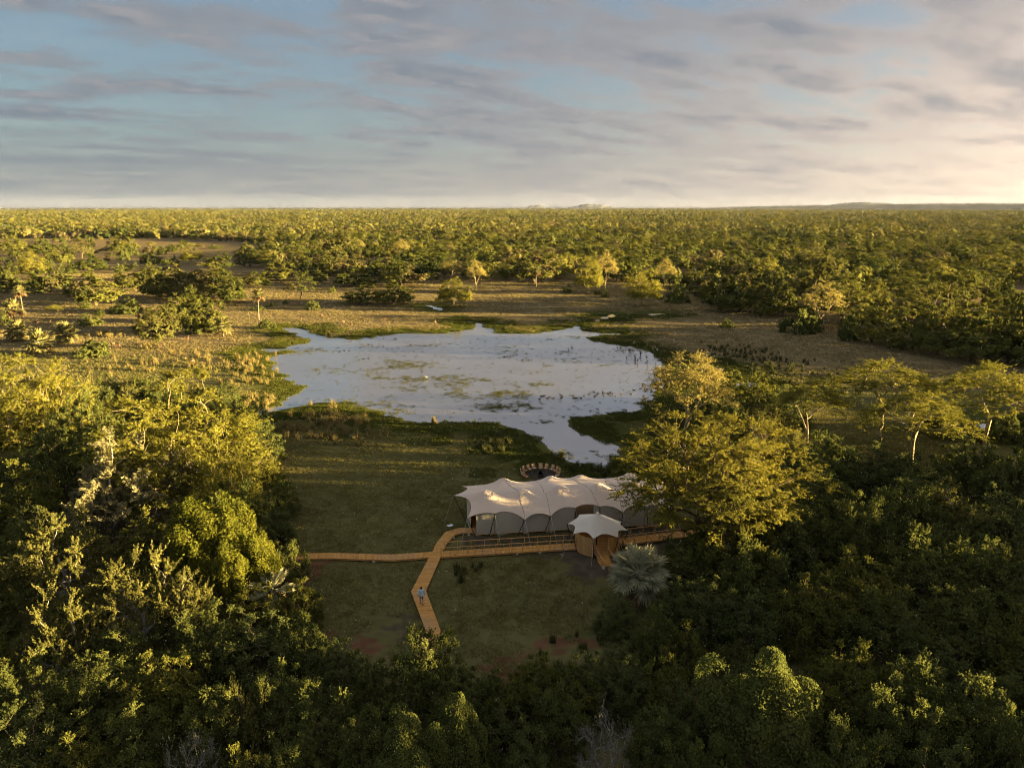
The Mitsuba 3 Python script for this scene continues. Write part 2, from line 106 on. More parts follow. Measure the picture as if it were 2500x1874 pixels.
WATER_PLANTS = [(-25.7, 203.2, 6, 30), (-22.7, 204.6, 6, 25), (-30.0, 181.0, 5, 40), (-26.7, 179.0, 5, 40), (-24.9, 178.3, 5, 40), (-28.1, 174.4, 7, 90), (-23.2, 175.7, 6, 60), (-45.2, 172.9, 5, 25), (-40.5, 170.1, 6, 20), (-35.3, 170.7, 7, 35), (-32.0, 167.1, 4, 25), (-29.4, 162.7, 4, 35), (-24.9, 163.1, 4, 25), (-21.4, 161.4, 6, 60), (-17.8, 160.8, 6, 35), (-16.1, 163.6, 4, 15), (-13.6, 158.1, 8, 70), (-12.4, 162.5, 6, 40), (-11.0, 157.1, 6, 60), (-22.0, 152.5, 6, 40), (-24.0, 158.7, 4, 18), (-11.5, 147.7, 5, 45), (-11.7, 153.0, 3, 15), (-8.2, 144.5, 5, 18), (-1.6, 149.6, 3, 30), (-3.9, 146.8, 5, 35), (-4.3, 138.1, 6, 40), (-2.6, 136.9, 4, 25), (-22.6, 136.5, 7, 60), (-27.3, 138.5, 10, 80), (-36.3, 141.7, 7, 40), (-55.5, 195.0, 9, 90), (-62.6, 192.7, 9, 90), (-5.8, 160.8, 4, 15), (-20.7, 175.7, 3, 10), (-58.6, 177.0, 5, 20), (-1.2, 200.7, 4, 20), (-1.2, 194.2, 6, 30), (8.8, 176.6, 2.5, 15), (23.4, 176.8, 4, 15), (16.2, 182.4, 7, 25), (14.6, 192.7, 6, 20), (5.8, 168.9, 3, 15), (-5.7, 160.5, 3, 15), (7.6, 157.1, 4, 25), (5.4, 156.6, 4, 20), (3.0, 156.1, 4, 18), (-1.6, 149.1, 2.5, 30), (-3.9, 146.8, 4, 25), (0.7, 149.1, 4, 30), (2.8, 148.2, 4, 35), (1.6, 145.4, 4, 25), (-4.5, 138.1, 4, 30), (-1.1, 138.5, 3, 30), (1.4, 140.6, 3, 25), (2.0, 139.3, 2.5, 20), (3.3, 137.7, 3.5, 30), (-2.6, 136.9, 4, 30), (0.2, 135.7, 2, 12), (6.1, 127.8, 2.5, 15), (16.3, 132.2, 4, 20), (19.1, 129.9, 12, 70), (12.6, 110.9, 1.5, 8), (8.8, 109.3, 3, 10), (14.5, 109.3, 3, 10), (34.2, 195.8, 8, 60), (32.1, 197.4, 6, 30), (19.1, 216.9, 4, 25), (6.6, 108.8, 5, 60), (11.2, 104.3, 5, 40), (14.4, 102.8, 5, 40)]
TALL_GRASS = [(-32.2, 128.3, 4.5, 60), (-36.4, 123.4, 5, 60), (-32.8, 122.0, 6, 50), (-27.1, 126.2, 2, 25), (-40.0, 122.0, 4, 30), (-23.7, 116.8, 4, 12), (-60.8, 170.3, 7, 50), (-72.3, 175.5, 8, 50), (-60.4, 158.4, 6, 40), (-50.8, 140.6, 4, 40), (-13.8, 126.2, 1, 6), (-124.9, 218.6, 3, 40), (-119.2, 214.6, 3, 40), (-130.2, 214.6, 6, 40), (-99.8, 199.9, 3, 30), (-31.5, 116.8, 6, 40), (-41.9, 137.1, 4, 12), (-85.2, 186.9, 8, 40), (-91.6, 175.5, 10, 60), (-66.2, 181.0, 5, 30), (-28.7, 116.8, 5, 20)]
REEDS = [(58.7, 183.9, 8, 60), (65.2, 175.5, 9, 60), (58.9, 170.3, 9, 50), (70.0, 170.3, 9, 30), (56.5, 193.2, 5, 40), (-3.1, 113.1, 3.0, 50), (-1.6, 116.8, 2.0, 25), (-4.9, 110.8, 2.0, 25), (62.9, 163.0, 9, 60), (-5.2, 70.7, 1.5, 10), (-4.3, 71.2, 1, 8), (64.0, 193.2, 6, 40), (6.1, 55.6, 3, 15), (4.5, 54.6, 3, 12), (6.4, 108.6, 3, 14), (8.4, 106.2, 3, 16), (10.8, 103.8, 2.5, 16), (13.3, 102.4, 2, 14)]
NOTED = {103: 'golden feathery fever tree at the left edge, level with the near shore', 104: 'large golden fever tree with pale forking limbs, left of the clearing', 106: 'dark bushy tree between the two golden fever trees on the left', 108: 'pale grey-leaved tree in front of the large golden fever tree', 112: 'bright green tree draped with creepers at the left of the clearing', 183: 'big spreading acacia overhanging the right end of the tent', 184: 'golden fever tree with white limbs standing before the right end of the pond', 187: 'thin airy fever tree right of the big acacia', 188: 'flat-topped fever tree farthest back in the group on the right', 189: 'yellow flat-topped fever tree nearest the camera in the group on the right', 190: 'feathery fever tree at the right edge', 129: 'rounded tree with a sunlit top at the lower end of the zigzag boardwalk', 160: 'large tree with cauliflower-like clumps at the bottom, right of the middle', 177: 'bare grey twiggy bush at the bottom, right of the middle', 138: 'lumpy green tree at the bottom, left one of the pair left of the middle', 172: 'lumpy green tree at the bottom, right one of the pair left of the middle', 134: 'greyish low bush at the bottom, left of the middle', 18: 'upright olive-green tree standing alone left of the pond', 88: 'tallest tree of the woodland edge at the right, above the meadow', 86: 'spreading golden fever tree at the edge of the meadow on the right', 39: 'flat-topped tree with a clear trunk, right of the tall palm', 48: 'dark rounded tree on the far shore, left one of a touching pair', 49: 'dark rounded tree on the far shore, right one of a touching pair', 51: 'golden fever tree beyond the far inlet of the pond, the upper of two', 52: 'feathery olive tree at the far inlet of the pond, the lower of two', 53: 'slender pale fever tree right of the far inlet', 69: 'dark round tree beyond the middle of the far shore', 70: 'fever tree with hanging leaves right of the sandy channel', 71: 'taller golden fever tree just behind the one by the sandy channel', 72: 'wide yellow-green fever tree at the far meadow edge right of the channel', 73: 'golden fever tree with bare white limbs at the far meadow edge', 74: 'dark bush beside the golden fever tree with white limbs', 92: 'lone low shrub in the middle of the brown meadow on the right', 87: 'dark bush at the foot of the spreading fever tree on the right', 89: 'greyish rounded bush at the meadow edge on the right', 22: 'round dark shrub left of the upright olive tree, ringed by golden grass', 24: 'fever tree with a thin pale trunk near the left edge of the plain', 0: 'bushy green tree on the plain near the left edge', 2: 'broad dark tree on the plain left of the thicket', 60: 'tall poplar-like tree rising from the woodland, left of the middle', 31: 'small bushy tree behind the plain on the left', 117: 'spiky olive-green tree catching the sun low on the left', 111: 'greyish olive tree at the left edge below the pale grey-leaved one', 118: 'spiky low olive tree with sunlit tips near the lower left corner'}


# ------------------------------------------------------------------ helpers
def tone(c, var=0.25, scale=0.5, octaves=3):
    lo, hi = [float(x) * (1 - var) for x in c], [float(x) * (1 + var) for x in c]
    return mikit.proc(lambda p, n, uv: mix(lo, hi, fbm(p.x * scale, p.y * scale, p.z * scale, octaves)))


def matt(c, var=0.25, scale=0.5, rough=0.9, spec=0.2):
    return {'type': 'twosided', 'bsdf': {'type': 'principled', 'base_color': tone(c, var, scale), 'roughness': rough, 'specular': spec}}


def leaf_bsdf(dark, light, thin=0.75, patch=0.11, third=None, tf=0.0, stand=0.0):
    third = third if third else light

    def colour(p, n, uv):
        c = mix(dark, light, 0.25 * uv.x + 0.4 * uv.y + 0.5 * noise(p.x * patch, p.y * patch, p.z * patch * 0.6 + 5) + stand * (noise(p.x * 0.021 + 7, p.y * 0.021, 1.0) - 0.5))
        return mix(c, mi.Color3f(third), tf * smoothstep(0.58, 0.75, noise(p.x * patch * 0.8 + 31, p.y * patch * 0.8, 2.5)))
    return {'type': 'principledthin', 'base_color': mikit.proc(colour), 'roughness': 0.65, 'diff_trans': thin, 'eta': 1.35, 'spec_trans': 0.0}


def label(key, text, category, group=None, kind=None):
    labels[key] = {'label': text, 'category': category}
    if group: labels[key]['group'] = group
    if kind: labels[key]['kind'] = kind


COUNT = {}


def numbered(name):
    n = COUNT.get(name, 0)
    COUNT[name] = n + 1
    return name if n == 0 else f'{name}_{n:03d}'


def tube(path, radii, sides=5, cap=False):
    """(v, f) of a tapered tube along a polyline."""
    p = np.asarray(path, float)
    r = np.broadcast_to(radii, (len(p),))
    t = np.gradient(p, axis=0)
    t /= np.linalg.norm(t, axis=1, keepdims=True) + 1e-12
    ref = np.where(np.abs(t[:, 2:]) < 0.9, [0, 0, 1.0], [1.0, 0, 0])
    a = np.cross(t, ref); a /= np.linalg.norm(a, axis=1, keepdims=True) + 1e-12
    b = np.cross(t, a)
    ang = np.arange(sides) * 2 * np.pi / sides
    v = p[:, None] + r[:, None, None] * (np.cos(ang)[None, :, None] * a[:, None] + np.sin(ang)[None, :, None] * b[:, None])
    i, j = np.meshgrid(np.arange(len(p) - 1), np.arange(sides), indexing='ij')
    q = np.stack([i * sides + j, (i + 1) * sides + j, (i + 1) * sides + (j + 1) % sides, i * sides + (j + 1) % sides], -1).reshape(-1, 4)
    f = np.vstack([q[:, [0, 1, 2]], q[:, [0, 2, 3]]])
    v = v.reshape(-1, 3)
    if cap:
        n = len(v)
        v = np.vstack([v, p[0], p[-1]])
        k = np.arange(sides)
        e = (len(p) - 1) * sides
        f = np.vstack([f, np.stack([0 * k + n, k, (k + 1) % sides], 1), np.stack([0 * k + n + 1, e + (k + 1) % sides, e + k], 1)])
    return v, f


def join(parts):
    vs, fs, n = [], [], 0
    for v, f in parts:
        vs.append(v); fs.append(np.asarray(f) + n); n += len(v)
    return np.vstack(vs), np.vstack(fs)


def box(c, s, rotz=0.0, bevel=0.0):
    m = trimesh.creation.box(s)
    v = np.array(m.vertices)
    co, si = math.cos(rotz), math.sin(rotz)
    v = v @ np.array([[co, si, 0], [-si, co, 0], [0, 0, 1]]) + np.array(c)
    return v, np.array(m.faces)


# ------------------------------------------------------------------ ground and water
main_pond = shapely.Polygon(POND).buffer(0)
pools = shapely.union_all([main_pond] + [shapely.Polygon(p).buffer(0) for p in POOLS])
soft = lambda polys: shapely.union_all([shapely.Polygon(p).buffer(0) for p in polys])
shapely.prepare(pools)


def spread(lo, hi, step, far, growth=1.22):
    mid = list(np.arange(lo, hi + step / 2, step))
    d, out = step, []
    x = hi
    while x < far:
        d *= growth; x += d; out.append(x)
    d, low = step, []
    x = lo
    while x > -far:
        d *= growth; x -= d; low.append(x)
    return np.array(low[::-1] + mid + out)


def signed(poly, pts):
    s = shapely.points(pts)
    d = shapely.distance(s, poly.boundary)
    return np.where(shapely.contains(poly, s), -d, d)


gx, gy = spread(-125, 125, 0.8, 21000), spread(30, 300, 0.8, 21000)
GX, GY = np.meshgrid(gx, gy)
flat = np.stack([GX.ravel(), GY.ravel()], 1)
near = (np.abs(flat[:, 0]) < 300) & (flat[:, 1] > -50) & (flat[:, 1] < 600)
sd = np.full(len(flat), 300.0)
sd[near] = signed(pools, flat[near])
wob = meshkit.fbm(np.c_[flat * 0.13, 0 * flat[:, :1]], 3, 11) - 0.5
wob2 = meshkit.fbm(np.c_[flat * 0.6, 0 * flat[:, :1]], 2, 12) - 0.5
sdw = sd + 1.7 * wob * np.exp(-np.abs(sd) / 12) + 1.0 * wob2 * np.exp(-np.abs(sd) / 6)
gz = np.where(sdw > 0, np.minimum(0.035 * sdw, 0.35 + 0.003 * np.minimum(sdw, 60)), np.maximum(0.06 * sdw, -0.6))
gz = gz + 0.10 * wob2 * np.clip(sdw / 5, 0.0, 1) + 0.16 * wob * np.clip(sdw / 10, 0, 1)
soil = np.zeros(len(flat))
k = np.where(near)[0]


def mask(polys, edge):
    return np.clip(0.5 - signed(soft(polys), flat[k]) / edge + 1.2 * (meshkit.fbm(np.c_[flat[k] * 0.4, 0 * flat[k][:, :1]], 3, 21) - 0.5), 0, 1)


soil[k] = 1.0 * mask(RED, 4.0)
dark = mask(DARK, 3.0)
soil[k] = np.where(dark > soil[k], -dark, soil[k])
sand = mask(SAND, 5.0) * (sdw[k] > -0.5)
GZ = gz.reshape(GX.shape)
ground_at = RegularGridInterpolator((gy, gx), GZ)
shore_at = RegularGridInterpolator((gy, gx), sdw.reshape(GX.shape))
soil_at = RegularGridInterpolator((gy, gx), soil.reshape(GX.shape))
ny, nx = GX.shape
i, j = np.meshgrid(np.arange(ny - 1), np.arange(nx - 1), indexing='ij')
quads = np.stack([i * nx + j, i * nx + j + 1, (i + 1) * nx + j + 1, (i + 1) * nx + j], -1).reshape(-1, 4)
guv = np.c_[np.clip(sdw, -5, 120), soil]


def ground_colour(p, n, uv):
    big = fbm(p.x * 0.021, p.y * 0.034, 0.0, 3)
    mid = fbm(p.x * 0.16, p.y * 0.22, 3.0, 3)
    fine = fbm(p.x * 1.3, p.y * 1.7, 1.0, 2)
    dry = mix((0.175, 0.14, 0.07), (0.28, 0.22, 0.115), 0.5 * mid + 0.5 * fine)
    lush = mix((0.045, 0.06, 0.015), (0.10, 0.105, 0.028), 0.5 * mid + 0.5 * fine)
    olive = mix((0.085, 0.092, 0.036), (0.18, 0.165, 0.066), 0.5 * mid + 0.5 * fine)
    far = smoothstep(150, 190, p.y + 0.15 * p.x + 14 * (mid - 0.5))
    base = mix(olive, dry, smoothstep(0.2, 0.8, far * (0.75 + 0.5 * big)))
    wet = 1 - smoothstep(4.0, 16.0, uv.x + 8.0 * (mid - 0.5) + 3 * (fine - 0.5))
    base = mix(base, lush, wet)
    mud = 1 - smoothstep(-0.2, 0.8, uv.x + 0.8 * (fine - 0.5))
    base = mix(base, mi.Color3f(0.10, 0.08, 0.05), mud)
    base = mix(base, mix((0.12, 0.062, 0.035), (0.20, 0.105, 0.06), fine), smoothstep(0.30, 0.75, 0.85 * uv.y + 1.1 * (fbm(p.x * 0.8, p.y * 1.0, 8.0, 3) - 0.5)))
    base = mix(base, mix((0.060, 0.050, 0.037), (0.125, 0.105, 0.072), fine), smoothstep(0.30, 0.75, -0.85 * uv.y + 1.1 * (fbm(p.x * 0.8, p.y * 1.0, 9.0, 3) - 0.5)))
    wood = smoothstep(900, 4000, p.y)
    return mix(base, mix((0.05, 0.055, 0.02), (0.12, 0.11, 0.045), fbm(p.x * 0.012, p.y * 0.008, 0.0, 4)), wood)


scene['earth'] = {'type': 'twosided', 'bsdf': {'type': 'diffuse', 'reflectance': mikit.proc(ground_colour)}}
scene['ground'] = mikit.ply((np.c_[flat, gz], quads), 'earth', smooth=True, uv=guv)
label('ground', 'grassy flood plain with bare brown and reddish patches around the pond', 'ground', kind='structure')

scene['water'] = {'type': 'bumpmap', 'arbitrary': mikit.proc(lambda p, n, uv: fbm(p.x * 0.9, p.y * 1.6, 0.0, 3), eps=0.02), 'scale': 0.012,
                  'bsdf': {'type': 'principled', 'base_color': mikit.proc(lambda p, n, uv: mix((0.46, 0.45, 0.455), (0.53, 0.515, 0.515), fbm(p.x * 0.1, p.y * 0.2, 0.0, 3))),
                           'roughness': 0.05, 'specular': 0.8, 'metallic': 0.78}}
wx0, wy0, wx1, wy1 = pools.bounds
scene['pond'] = mikit.ply((np.array([[wx0 - 3, wy0 - 3, 0], [wx1 + 3, wy0 - 3, 0], [wx1 + 3, wy1 + 3, 0], [wx0 - 3, wy1 + 3, 0]], float), np.array([[0, 1, 2, 3]])), 'water', uv=np.array([[0, 0], [1, 0], [1, 1], [0, 1]], float))
label('pond', 'shallow muddy pond mirroring the pale sky in the middle of the clearing', 'pond', kind='structure')


# ------------------------------------------------------------------ trees
def grow(centres, height, trunk_r, fork, rng, steps=3, bend=0.25, lean=0.0):
    """Limbs that join the clump centres to a trunk: tubes whose width follows how much they carry."""
    base = np.array([0, 0, -0.4])
    top = np.array([rng.normal(0, 0.03) * height + lean * fork, rng.normal(0, 0.03) * height, fork])
    pos, par, plen = [base], [-1], [0.0]
    for s in (0.35, 0.7, 1.0):
        q = base + (top - base) * s + np.array([*rng.normal(0, 0.012 * height, 2), 0]) * (s < 1)
        pos.append(q); par.append(len(pos) - 2); plen.append(plen[-1] + np.linalg.norm(q - pos[-2]))
    first = len(pos) - 1
    order = np.argsort(np.linalg.norm(centres - top, axis=1))
    ends = []
    for o in order:
        c = centres[o]
        P = np.array(pos[first - 1:]); L = np.array(plen[first - 1:])
        d = np.linalg.norm(P - c, axis=1)
        cost = d + 0.30 * L + 0.8 * np.maximum(P[:, 2] - c[2], 0)
        n = int(np.argmin(cost)) + first - 1
        a = pos[n]
        pd = pos[n] - pos[par[n]] if par[n] >= 0 else np.array([0, 0, 1.0])
        pd = pd / (np.linalg.norm(pd) + 1e-9)
        dist = np.linalg.norm(c - a)
        mid = a + (c - a) * 0.5 + pd * dist * 0.22 + rng.normal(0, bend * 0.25, 3) * dist
        prev = n
        for s in np.linspace(0, 1, steps + 1)[1:]:
            q = (1 - s) ** 2 * a + 2 * s * (1 - s) * mid + s * s * c
            pos.append(q); par.append(prev); plen.append(plen[prev] + np.linalg.norm(q - pos[prev])); prev = len(pos) - 1
        ends.append(prev)
    load = np.zeros(len(pos))
    load[ends] = 1
    for n in range(len(pos) - 1, 0, -1):
        load[par[n]] += load[n]
    load = np.maximum(load, 1)
    rad = trunk_r * (load / load[0]) ** 0.48
    parts = []
    for n in range(1, len(pos)):
        parts.append((n, par[n]))
    return np.array(pos), np.array(parts), rad


def limb_mesh(pos, seg, rad, sides=4, least=0.0):
    keep = rad[seg[:, 0]] > least
    seg = seg[keep]
    a, b = pos[seg[:, 1]], pos[seg[:, 0]]
    ra, rb = np.minimum(rad[seg[:, 1]], rad[seg[:, 0]] * 1.5), rad[seg[:, 0]]
    t = b - a; t /= np.linalg.norm(t, axis=1, keepdims=True) + 1e-9
    ref = np.where(np.abs(t[:, 2:]) < 0.9, [0, 0, 1.0], [1.0, 0, 0])
    x = np.cross(t, ref); x /= np.linalg.norm(x, axis=1, keepdims=True)
    y = np.cross(t, x)
    ang = np.arange(sides) * 2 * np.pi / sides
    ring = np.cos(ang)[None, :, None] * x[:, None] + np.sin(ang)[None, :, None] * y[:, None]
    v = np.concatenate([a[:, None] + ra[:, None, None] * ring, b[:, None] + rb[:, None, None] * ring], 1)
    k = np.arange(sides)
    q = np.stack([k, k + sides, (k + 1) % sides + sides, (k + 1) % sides], 1)
    f = np.vstack([q[:, [0, 1, 2]], q[:, [0, 2, 3]]])
    f = (f[None] + (np.arange(len(seg)) * 2 * sides)[:, None, None]).reshape(-1, 3)
    return v.reshape(-1, 3), f


def unit(a):
    return a / (np.linalg.norm(a, axis=-1, keepdims=True) + 1e-9)


def foliage(centres, radii, per, size, rng, aspect=0.6, out=0.6, flat=0.5, shell=2.2, twigs=0, centre=None, hang=0.0, whole=0.0, reach=(0.75, 1.45)):
    """Leaf-sized faces through the volume of each clump. twigs > 0: they sit along that many twigs per clump."""
    K = len(centres)
    centre = np.array([0, 0, centres[:, 2].mean() * 0.8]) if centre is None else centre
    o = unit(centres - centre)
    idx = np.repeat(np.arange(K), per)
    n = len(idx)
    if twigs:
        td = unit(rng.normal(0, 1, (K, twigs, 3)) + (out * 1.4) * o[:, None] + np.array([0, 0, 0.5]))
        tl = rng.uniform(*reach, (K, twigs))
        w = rng.integers(0, twigs, n)
        s = rng.uniform(0.1, 1, n)
        d = td[idx, w]
        pos = centres[idx] + d * (s * tl[idx, w])[:, None] * radii[idx] + rng.normal(0, 0.09, (n, 3)) * radii[idx] * (1.15 - s)[:, None]
    else:
        d = unit(rng.normal(0, 1, (n, 3)) + out * o[idx])
        r = rng.uniform(0, 1, n) ** (1 / shell)
        pos = centres[idx] + d * r[:, None] * radii[idx]
    if hang:
        pos[:, 2] -= hang * rng.uniform(0, 1, n) ** 2 * radii[idx, 2]
    nrm = unit(d * 0.5 * (1 - whole) + np.array([0, 0, flat * (1 - whole)]) + whole * unit(o[idx] + 0.35 * d) + rng.normal(0, 0.55 - 0.27 * whole, (n, 3)))
    t = unit(np.cross(nrm, rng.normal(0, 1, (n, 3))))
    b = np.cross(nrm, t)
    sz = size * rng.uniform(0.65, 1.35, n)[:, None]
    v = np.stack([pos + t * sz, pos - t * sz * 0.6 + b * sz * aspect, pos - t * sz * 0.6 - b * sz * aspect], 1).reshape(-1, 3)
    uv = np.stack([np.repeat(rng.uniform(0, 1, n), 3), np.repeat(rng.uniform(0, 1, K)[idx], 3)], 1)
    return v, np.arange(3 * n).reshape(-1, 3), uv


def fill(n, rng, W, H, low, shape):
    """Clump centres of a crown W wide whose foliage runs from low to H."""
    c = []
    mid, half = (low + H) / 2, (H - low) / 2
    lump = rng.uniform(0, 100)
    while len(c) < n:
        d = unit(rng.normal(0, 1, 3))
        u = rng.uniform(0.15, 1) ** 0.45
        bump = 0.72 + 0.5 * meshkit.fbm(np.array([[d[0] * 1.6 + lump, d[1] * 1.6, d[2] * 1.6]]), 2, 3)[0]
        r = u * bump * 0.86
        if shape == 'dome':
            z = low + abs(d[2]) * (H - low) * r
            if d[2] < -0.6: continue
            q = np.array([d[0] * r * W / 2, d[1] * r * W / 2, z])
        elif shape == 'ball':
            q = np.array([d[0] * r * W / 2, d[1] * r * W / 2, mid + d[2] * half * r * (1.0 if d[2] > 0 else 0.85)])
        elif shape == 'umbrella':
            if d[2] < -0.25: continue
            r = max(r, 0.45)
            z = low + (H - low) * (0.95 - 0.62 * (r * math.hypot(d[0], d[1])) ** 1.6) * (0.72 + 0.28 * d[2]) + rng.normal(0, 0.03) * H
            q = np.array([d[0] * r * W / 2, d[1] * r * W / 2, z])
        elif shape == 'layers':
            k = rng.integers(0, 4)
            rr = (1.0, 0.95, 0.75, 0.5)[k] * math.sqrt(rng.uniform(0.05, 1)) * bump
            q = np.array([d[0], d[1], 0]); q = q / (np.linalg.norm(q) + 1e-6) * rr * W / 2
            q[2] = low + (H - low) * (0.22 + 0.22 * k) + rng.normal(0, 0.03) * H - 0.10 * (H - low) * rr ** 2
        c.append(q)
    return np.array(c)


BUDGET = []


def prototype(name, kind, seed, lod):
    """A shapegroup with the entries trunk and crown: one of a kind, 10 m wide unless its kind says otherwise."""
    rng = np.random.default_rng(seed)
    q = {'a': 1.0, 'm': 0.5, 'b': 0.22, 'c': 0.04}[lod]
    s = {'a': 1.0, 'm': 1.38, 'b': 2.0, 'c': 4.3}[lod]
    few = {'a': 1.0, 'm': 0.9, 'b': 0.7, 'c': 0.35}[lod]
    W, H = 10.0, 10.0
    kw, bark = {}, 'bark_brown'
    if kind == 'fever':
        W, H = 18.0, 15.0
        c = fill(int(260 * few), rng, W, H, 0.20 * H, 'dome'); rad = np.array([1.5, 1.5, 0.8]) / few ** 0.5
        n, size, kw, bark, tr, fork, mat = 300, 0.17, dict(aspect=0.32, out=0.6, flat=1.0, twigs=10), 'bark_pale', 0.25, 3.0, 'leaf_fever'
    elif kind in ('umbrella', 'gold'):
        W, H = 18.0, 13.0
        c = fill(int(150 * few), rng, W, H, (0.40 if kind == 'umbrella' else 0.26) * H, 'umbrella'); rad = np.array([1.45, 1.45, 0.65]) / few ** 0.5
        n, size, kw, bark, tr, fork, mat = 190, 0.17, dict(aspect=0.30, out=0.5, flat=1.2, twigs=9), 'bark_pale', 0.27, 2.6, 'leaf_fever' if kind == 'umbrella' else 'leaf_gold'
    elif kind in ('broad', 'round'):
        low = 0.08 * H if kind == 'broad' else 0.16 * H
        c = fill(int((150 if kind == 'broad' else 100) * few), rng, W, H, low, 'dome'); rad = np.array([0.98, 0.98, 0.8]) / few ** 0.5
        n, size, kw, tr, fork, mat = (290 if kind == 'broad' else 330), (0.125 if kind == 'broad' else 0.145), dict(aspect=0.5, out=0.9, flat=0.45, twigs=(26, 18, 30, 22)[seed // 100 % 4], reach=(0.7, 1.12)), 0.28, 1.6, ('leaf_dark', 'leaf_mid', 'leaf_cool', 'leaf_dark')[seed // 100 % 4] if kind == 'broad' else 'leaf_green'
    elif kind == 'clump':
        c = fill(46, rng, W, H, 0.1 * H, 'dome'); rad = np.array([1.1, 1.1, 1.15]) * 1.05
        n, size, kw, tr, fork, mat = 720, 0.13, dict(aspect=0.6, out=1.3, flat=0.3, shell=6), 0.25, 1.5, 'leaf_dark'
    elif kind == 'upright':
        W, H = 9.0, 12.0
        c = fill(int(110 * few), rng, W, H, 0.10 * H, 'ball'); rad = np.array([0.95, 0.95, 1.2]) / few ** 0.5
        n, size, kw, tr, fork, mat = 300, 0.16, dict(aspect=0.4, out=0.9, flat=0.3, twigs=10), 0.3, 2.0, 'leaf_olive'
    elif kind == 'spread':
        W, H = 14.0, 11.0
        c = fill(int(110 * few), rng, W, H, 0.25 * H, 'layers'); rad = np.array([1.5, 1.5, 0.5]) / few ** 0.5
        n, size, kw, tr, fork, mat = 300, 0.17, dict(aspect=0.35, out=0.6, flat=1.2, twigs=9), 0.35, 2.6, 'leaf_green'
    elif kind == 'spread_big':
        W, H = 21.0, 16.3
        c = fill(240, rng, W, H, 0.14 * H, 'ball'); rad = np.array([1.7, 1.7, 0.75])
        n, size, kw, tr, fork, mat = 300, 0.16, dict(aspect=0.35, out=0.8, flat=1.0, twigs=10), 0.5, 3.5, 'leaf_acacia'
    elif kind in ('olive', 'grey'):
        c = fill(80, rng, W, H, 0.12 * H, 'dome'); rad = np.array([1.2, 1.2, 1.15])
        n, size, kw, tr, fork, mat = 430, 0.14, dict(aspect=0.4, out=0.9, flat=0.3, twigs=8), 0.28, 1.4, 'leaf_olive' if kind == 'olive' else 'leaf_grey'
        bark = 'bark_grey'
    elif kind == 'vine':
        c = fill(80, rng, W, H, 0.12 * H, 'ball'); rad = np.array([0.95, 0.95, 1.1])
        n, size, kw, tr, fork, mat = 420, 0.13, dict(aspect=0.75, out=1.2, flat=0.5, shell=4, hang=1.4), 0.3, 2.0, 'leaf_vine'
    elif kind == 'shrub':
        W, H = 8.0, 5.0
        c = fill(int(60 * few), rng, W, H, 0.02, 'dome'); rad = np.array([0.95, 0.95, 0.75]) / few ** 0.5
        n, size, kw, tr, fork, mat = 240, 0.15, dict(aspect=0.5, out=0.9, flat=0.4, twigs=10), 0.12, 0.4, 'leaf_dark'
    elif kind == 'grey_shrub':
        W, H = 8.0, 6.5
        c = fill(70, rng, W, H, 0.5, 'ball'); rad = np.array([0.9, 0.9, 1.0])
        n, size, kw, tr, fork, mat = 110, 0.10, dict(aspect=0.3, out=0.9, flat=0.2, twigs=7), 0.18, 0.6, 'leaf_ash'
        bark = 'bark_grey'
    pos, seg, rad_ = grow(c, H, tr, fork, rng, steps=3 if lod == 'a' else 2, bend=0.9 if kind == 'fever' else 0.5)
    rr = rad[None] * rng.uniform(0.55, 1.35, (len(c), 1))
    per = max(3, int(n * q / few))
    v, f, uv = foliage(c, rr, per, size * s, rng, whole={'a': 0.0, 'm': 0.1, 'b': 0.5, 'c': 0.9}[lod], **kw)
    # the whole is set to W, H and moved down to the ground
    lim = np.percentile(v[:, 2], 99.7)
    scene_name = f'{name}_kind'
    least = {'a': 0.0, 'm': 0.03, 'b': 0.05, 'c': 0.2}[lod]
    tv, tf = limb_mesh(pos, seg, np.maximum(rad_, {'a': 0.025, 'm': 0.03, 'b': 0.05, 'c': 0.2}[lod]), 5 if lod == 'a' else 3, 0.0 if lod == 'a' or kind == 'fever' else least)
    kz = H / lim
    v[:, 2] *= kz; tv[:, 2] *= kz
    kx = W / 2 / np.percentile(np.hypot(v[:, 0], v[:, 1]), 98.5)
    v[:, :2] *= kx; tv[:, :2] *= kx
    BUDGET.append((name, len(tf), len(f)))
    group = {'type': 'shapegroup', 'trunk': mikit.ply((tv, tf), bark, smooth=(lod == 'a')), 'crown': mikit.ply((v, f), mat, uv=uv)}
    scene[scene_name] = group
    return scene_name, W, H


scene['bark_brown'] = matt((0.10, 0.075, 0.05), 0.3, 2.0)
scene['bark_pale'] = matt((0.25, 0.21, 0.12), 0.2, 1.5)
scene['bark_grey'] = matt((0.27, 0.25, 0.23), 0.3, 2.0)
scene['leaf_fever'] = leaf_bsdf((0.13, 0.145, 0.026), (0.32, 0.30, 0.06), 0.9)
scene['leaf_dark'] = leaf_bsdf((0.070, 0.098, 0.030), (0.175, 0.19, 0.052), 0.8)
scene['leaf_mid'] = leaf_bsdf((0.078, 0.096, 0.024), (0.20, 0.20, 0.044), 0.75)
scene['leaf_cool'] = leaf_bsdf((0.068, 0.094, 0.033), (0.165, 0.182, 0.057), 0.75)
scene['leaf_green'] = leaf_bsdf((0.034, 0.056, 0.016), (0.17, 0.17, 0.040), 0.5, 0.08, (0.20, 0.15, 0.08), 0.55, 0.7)
scene['leaf_olive'] = leaf_bsdf((0.08, 0.092, 0.026), (0.19, 0.185, 0.055), 0.7)
scene['leaf_grey'] = leaf_bsdf((0.17, 0.165, 0.085), (0.32, 0.30, 0.16), 0.6)
scene['leaf_vine'] = leaf_bsdf((0.06, 0.08, 0.012), (0.16, 0.165, 0.025), 0.8)
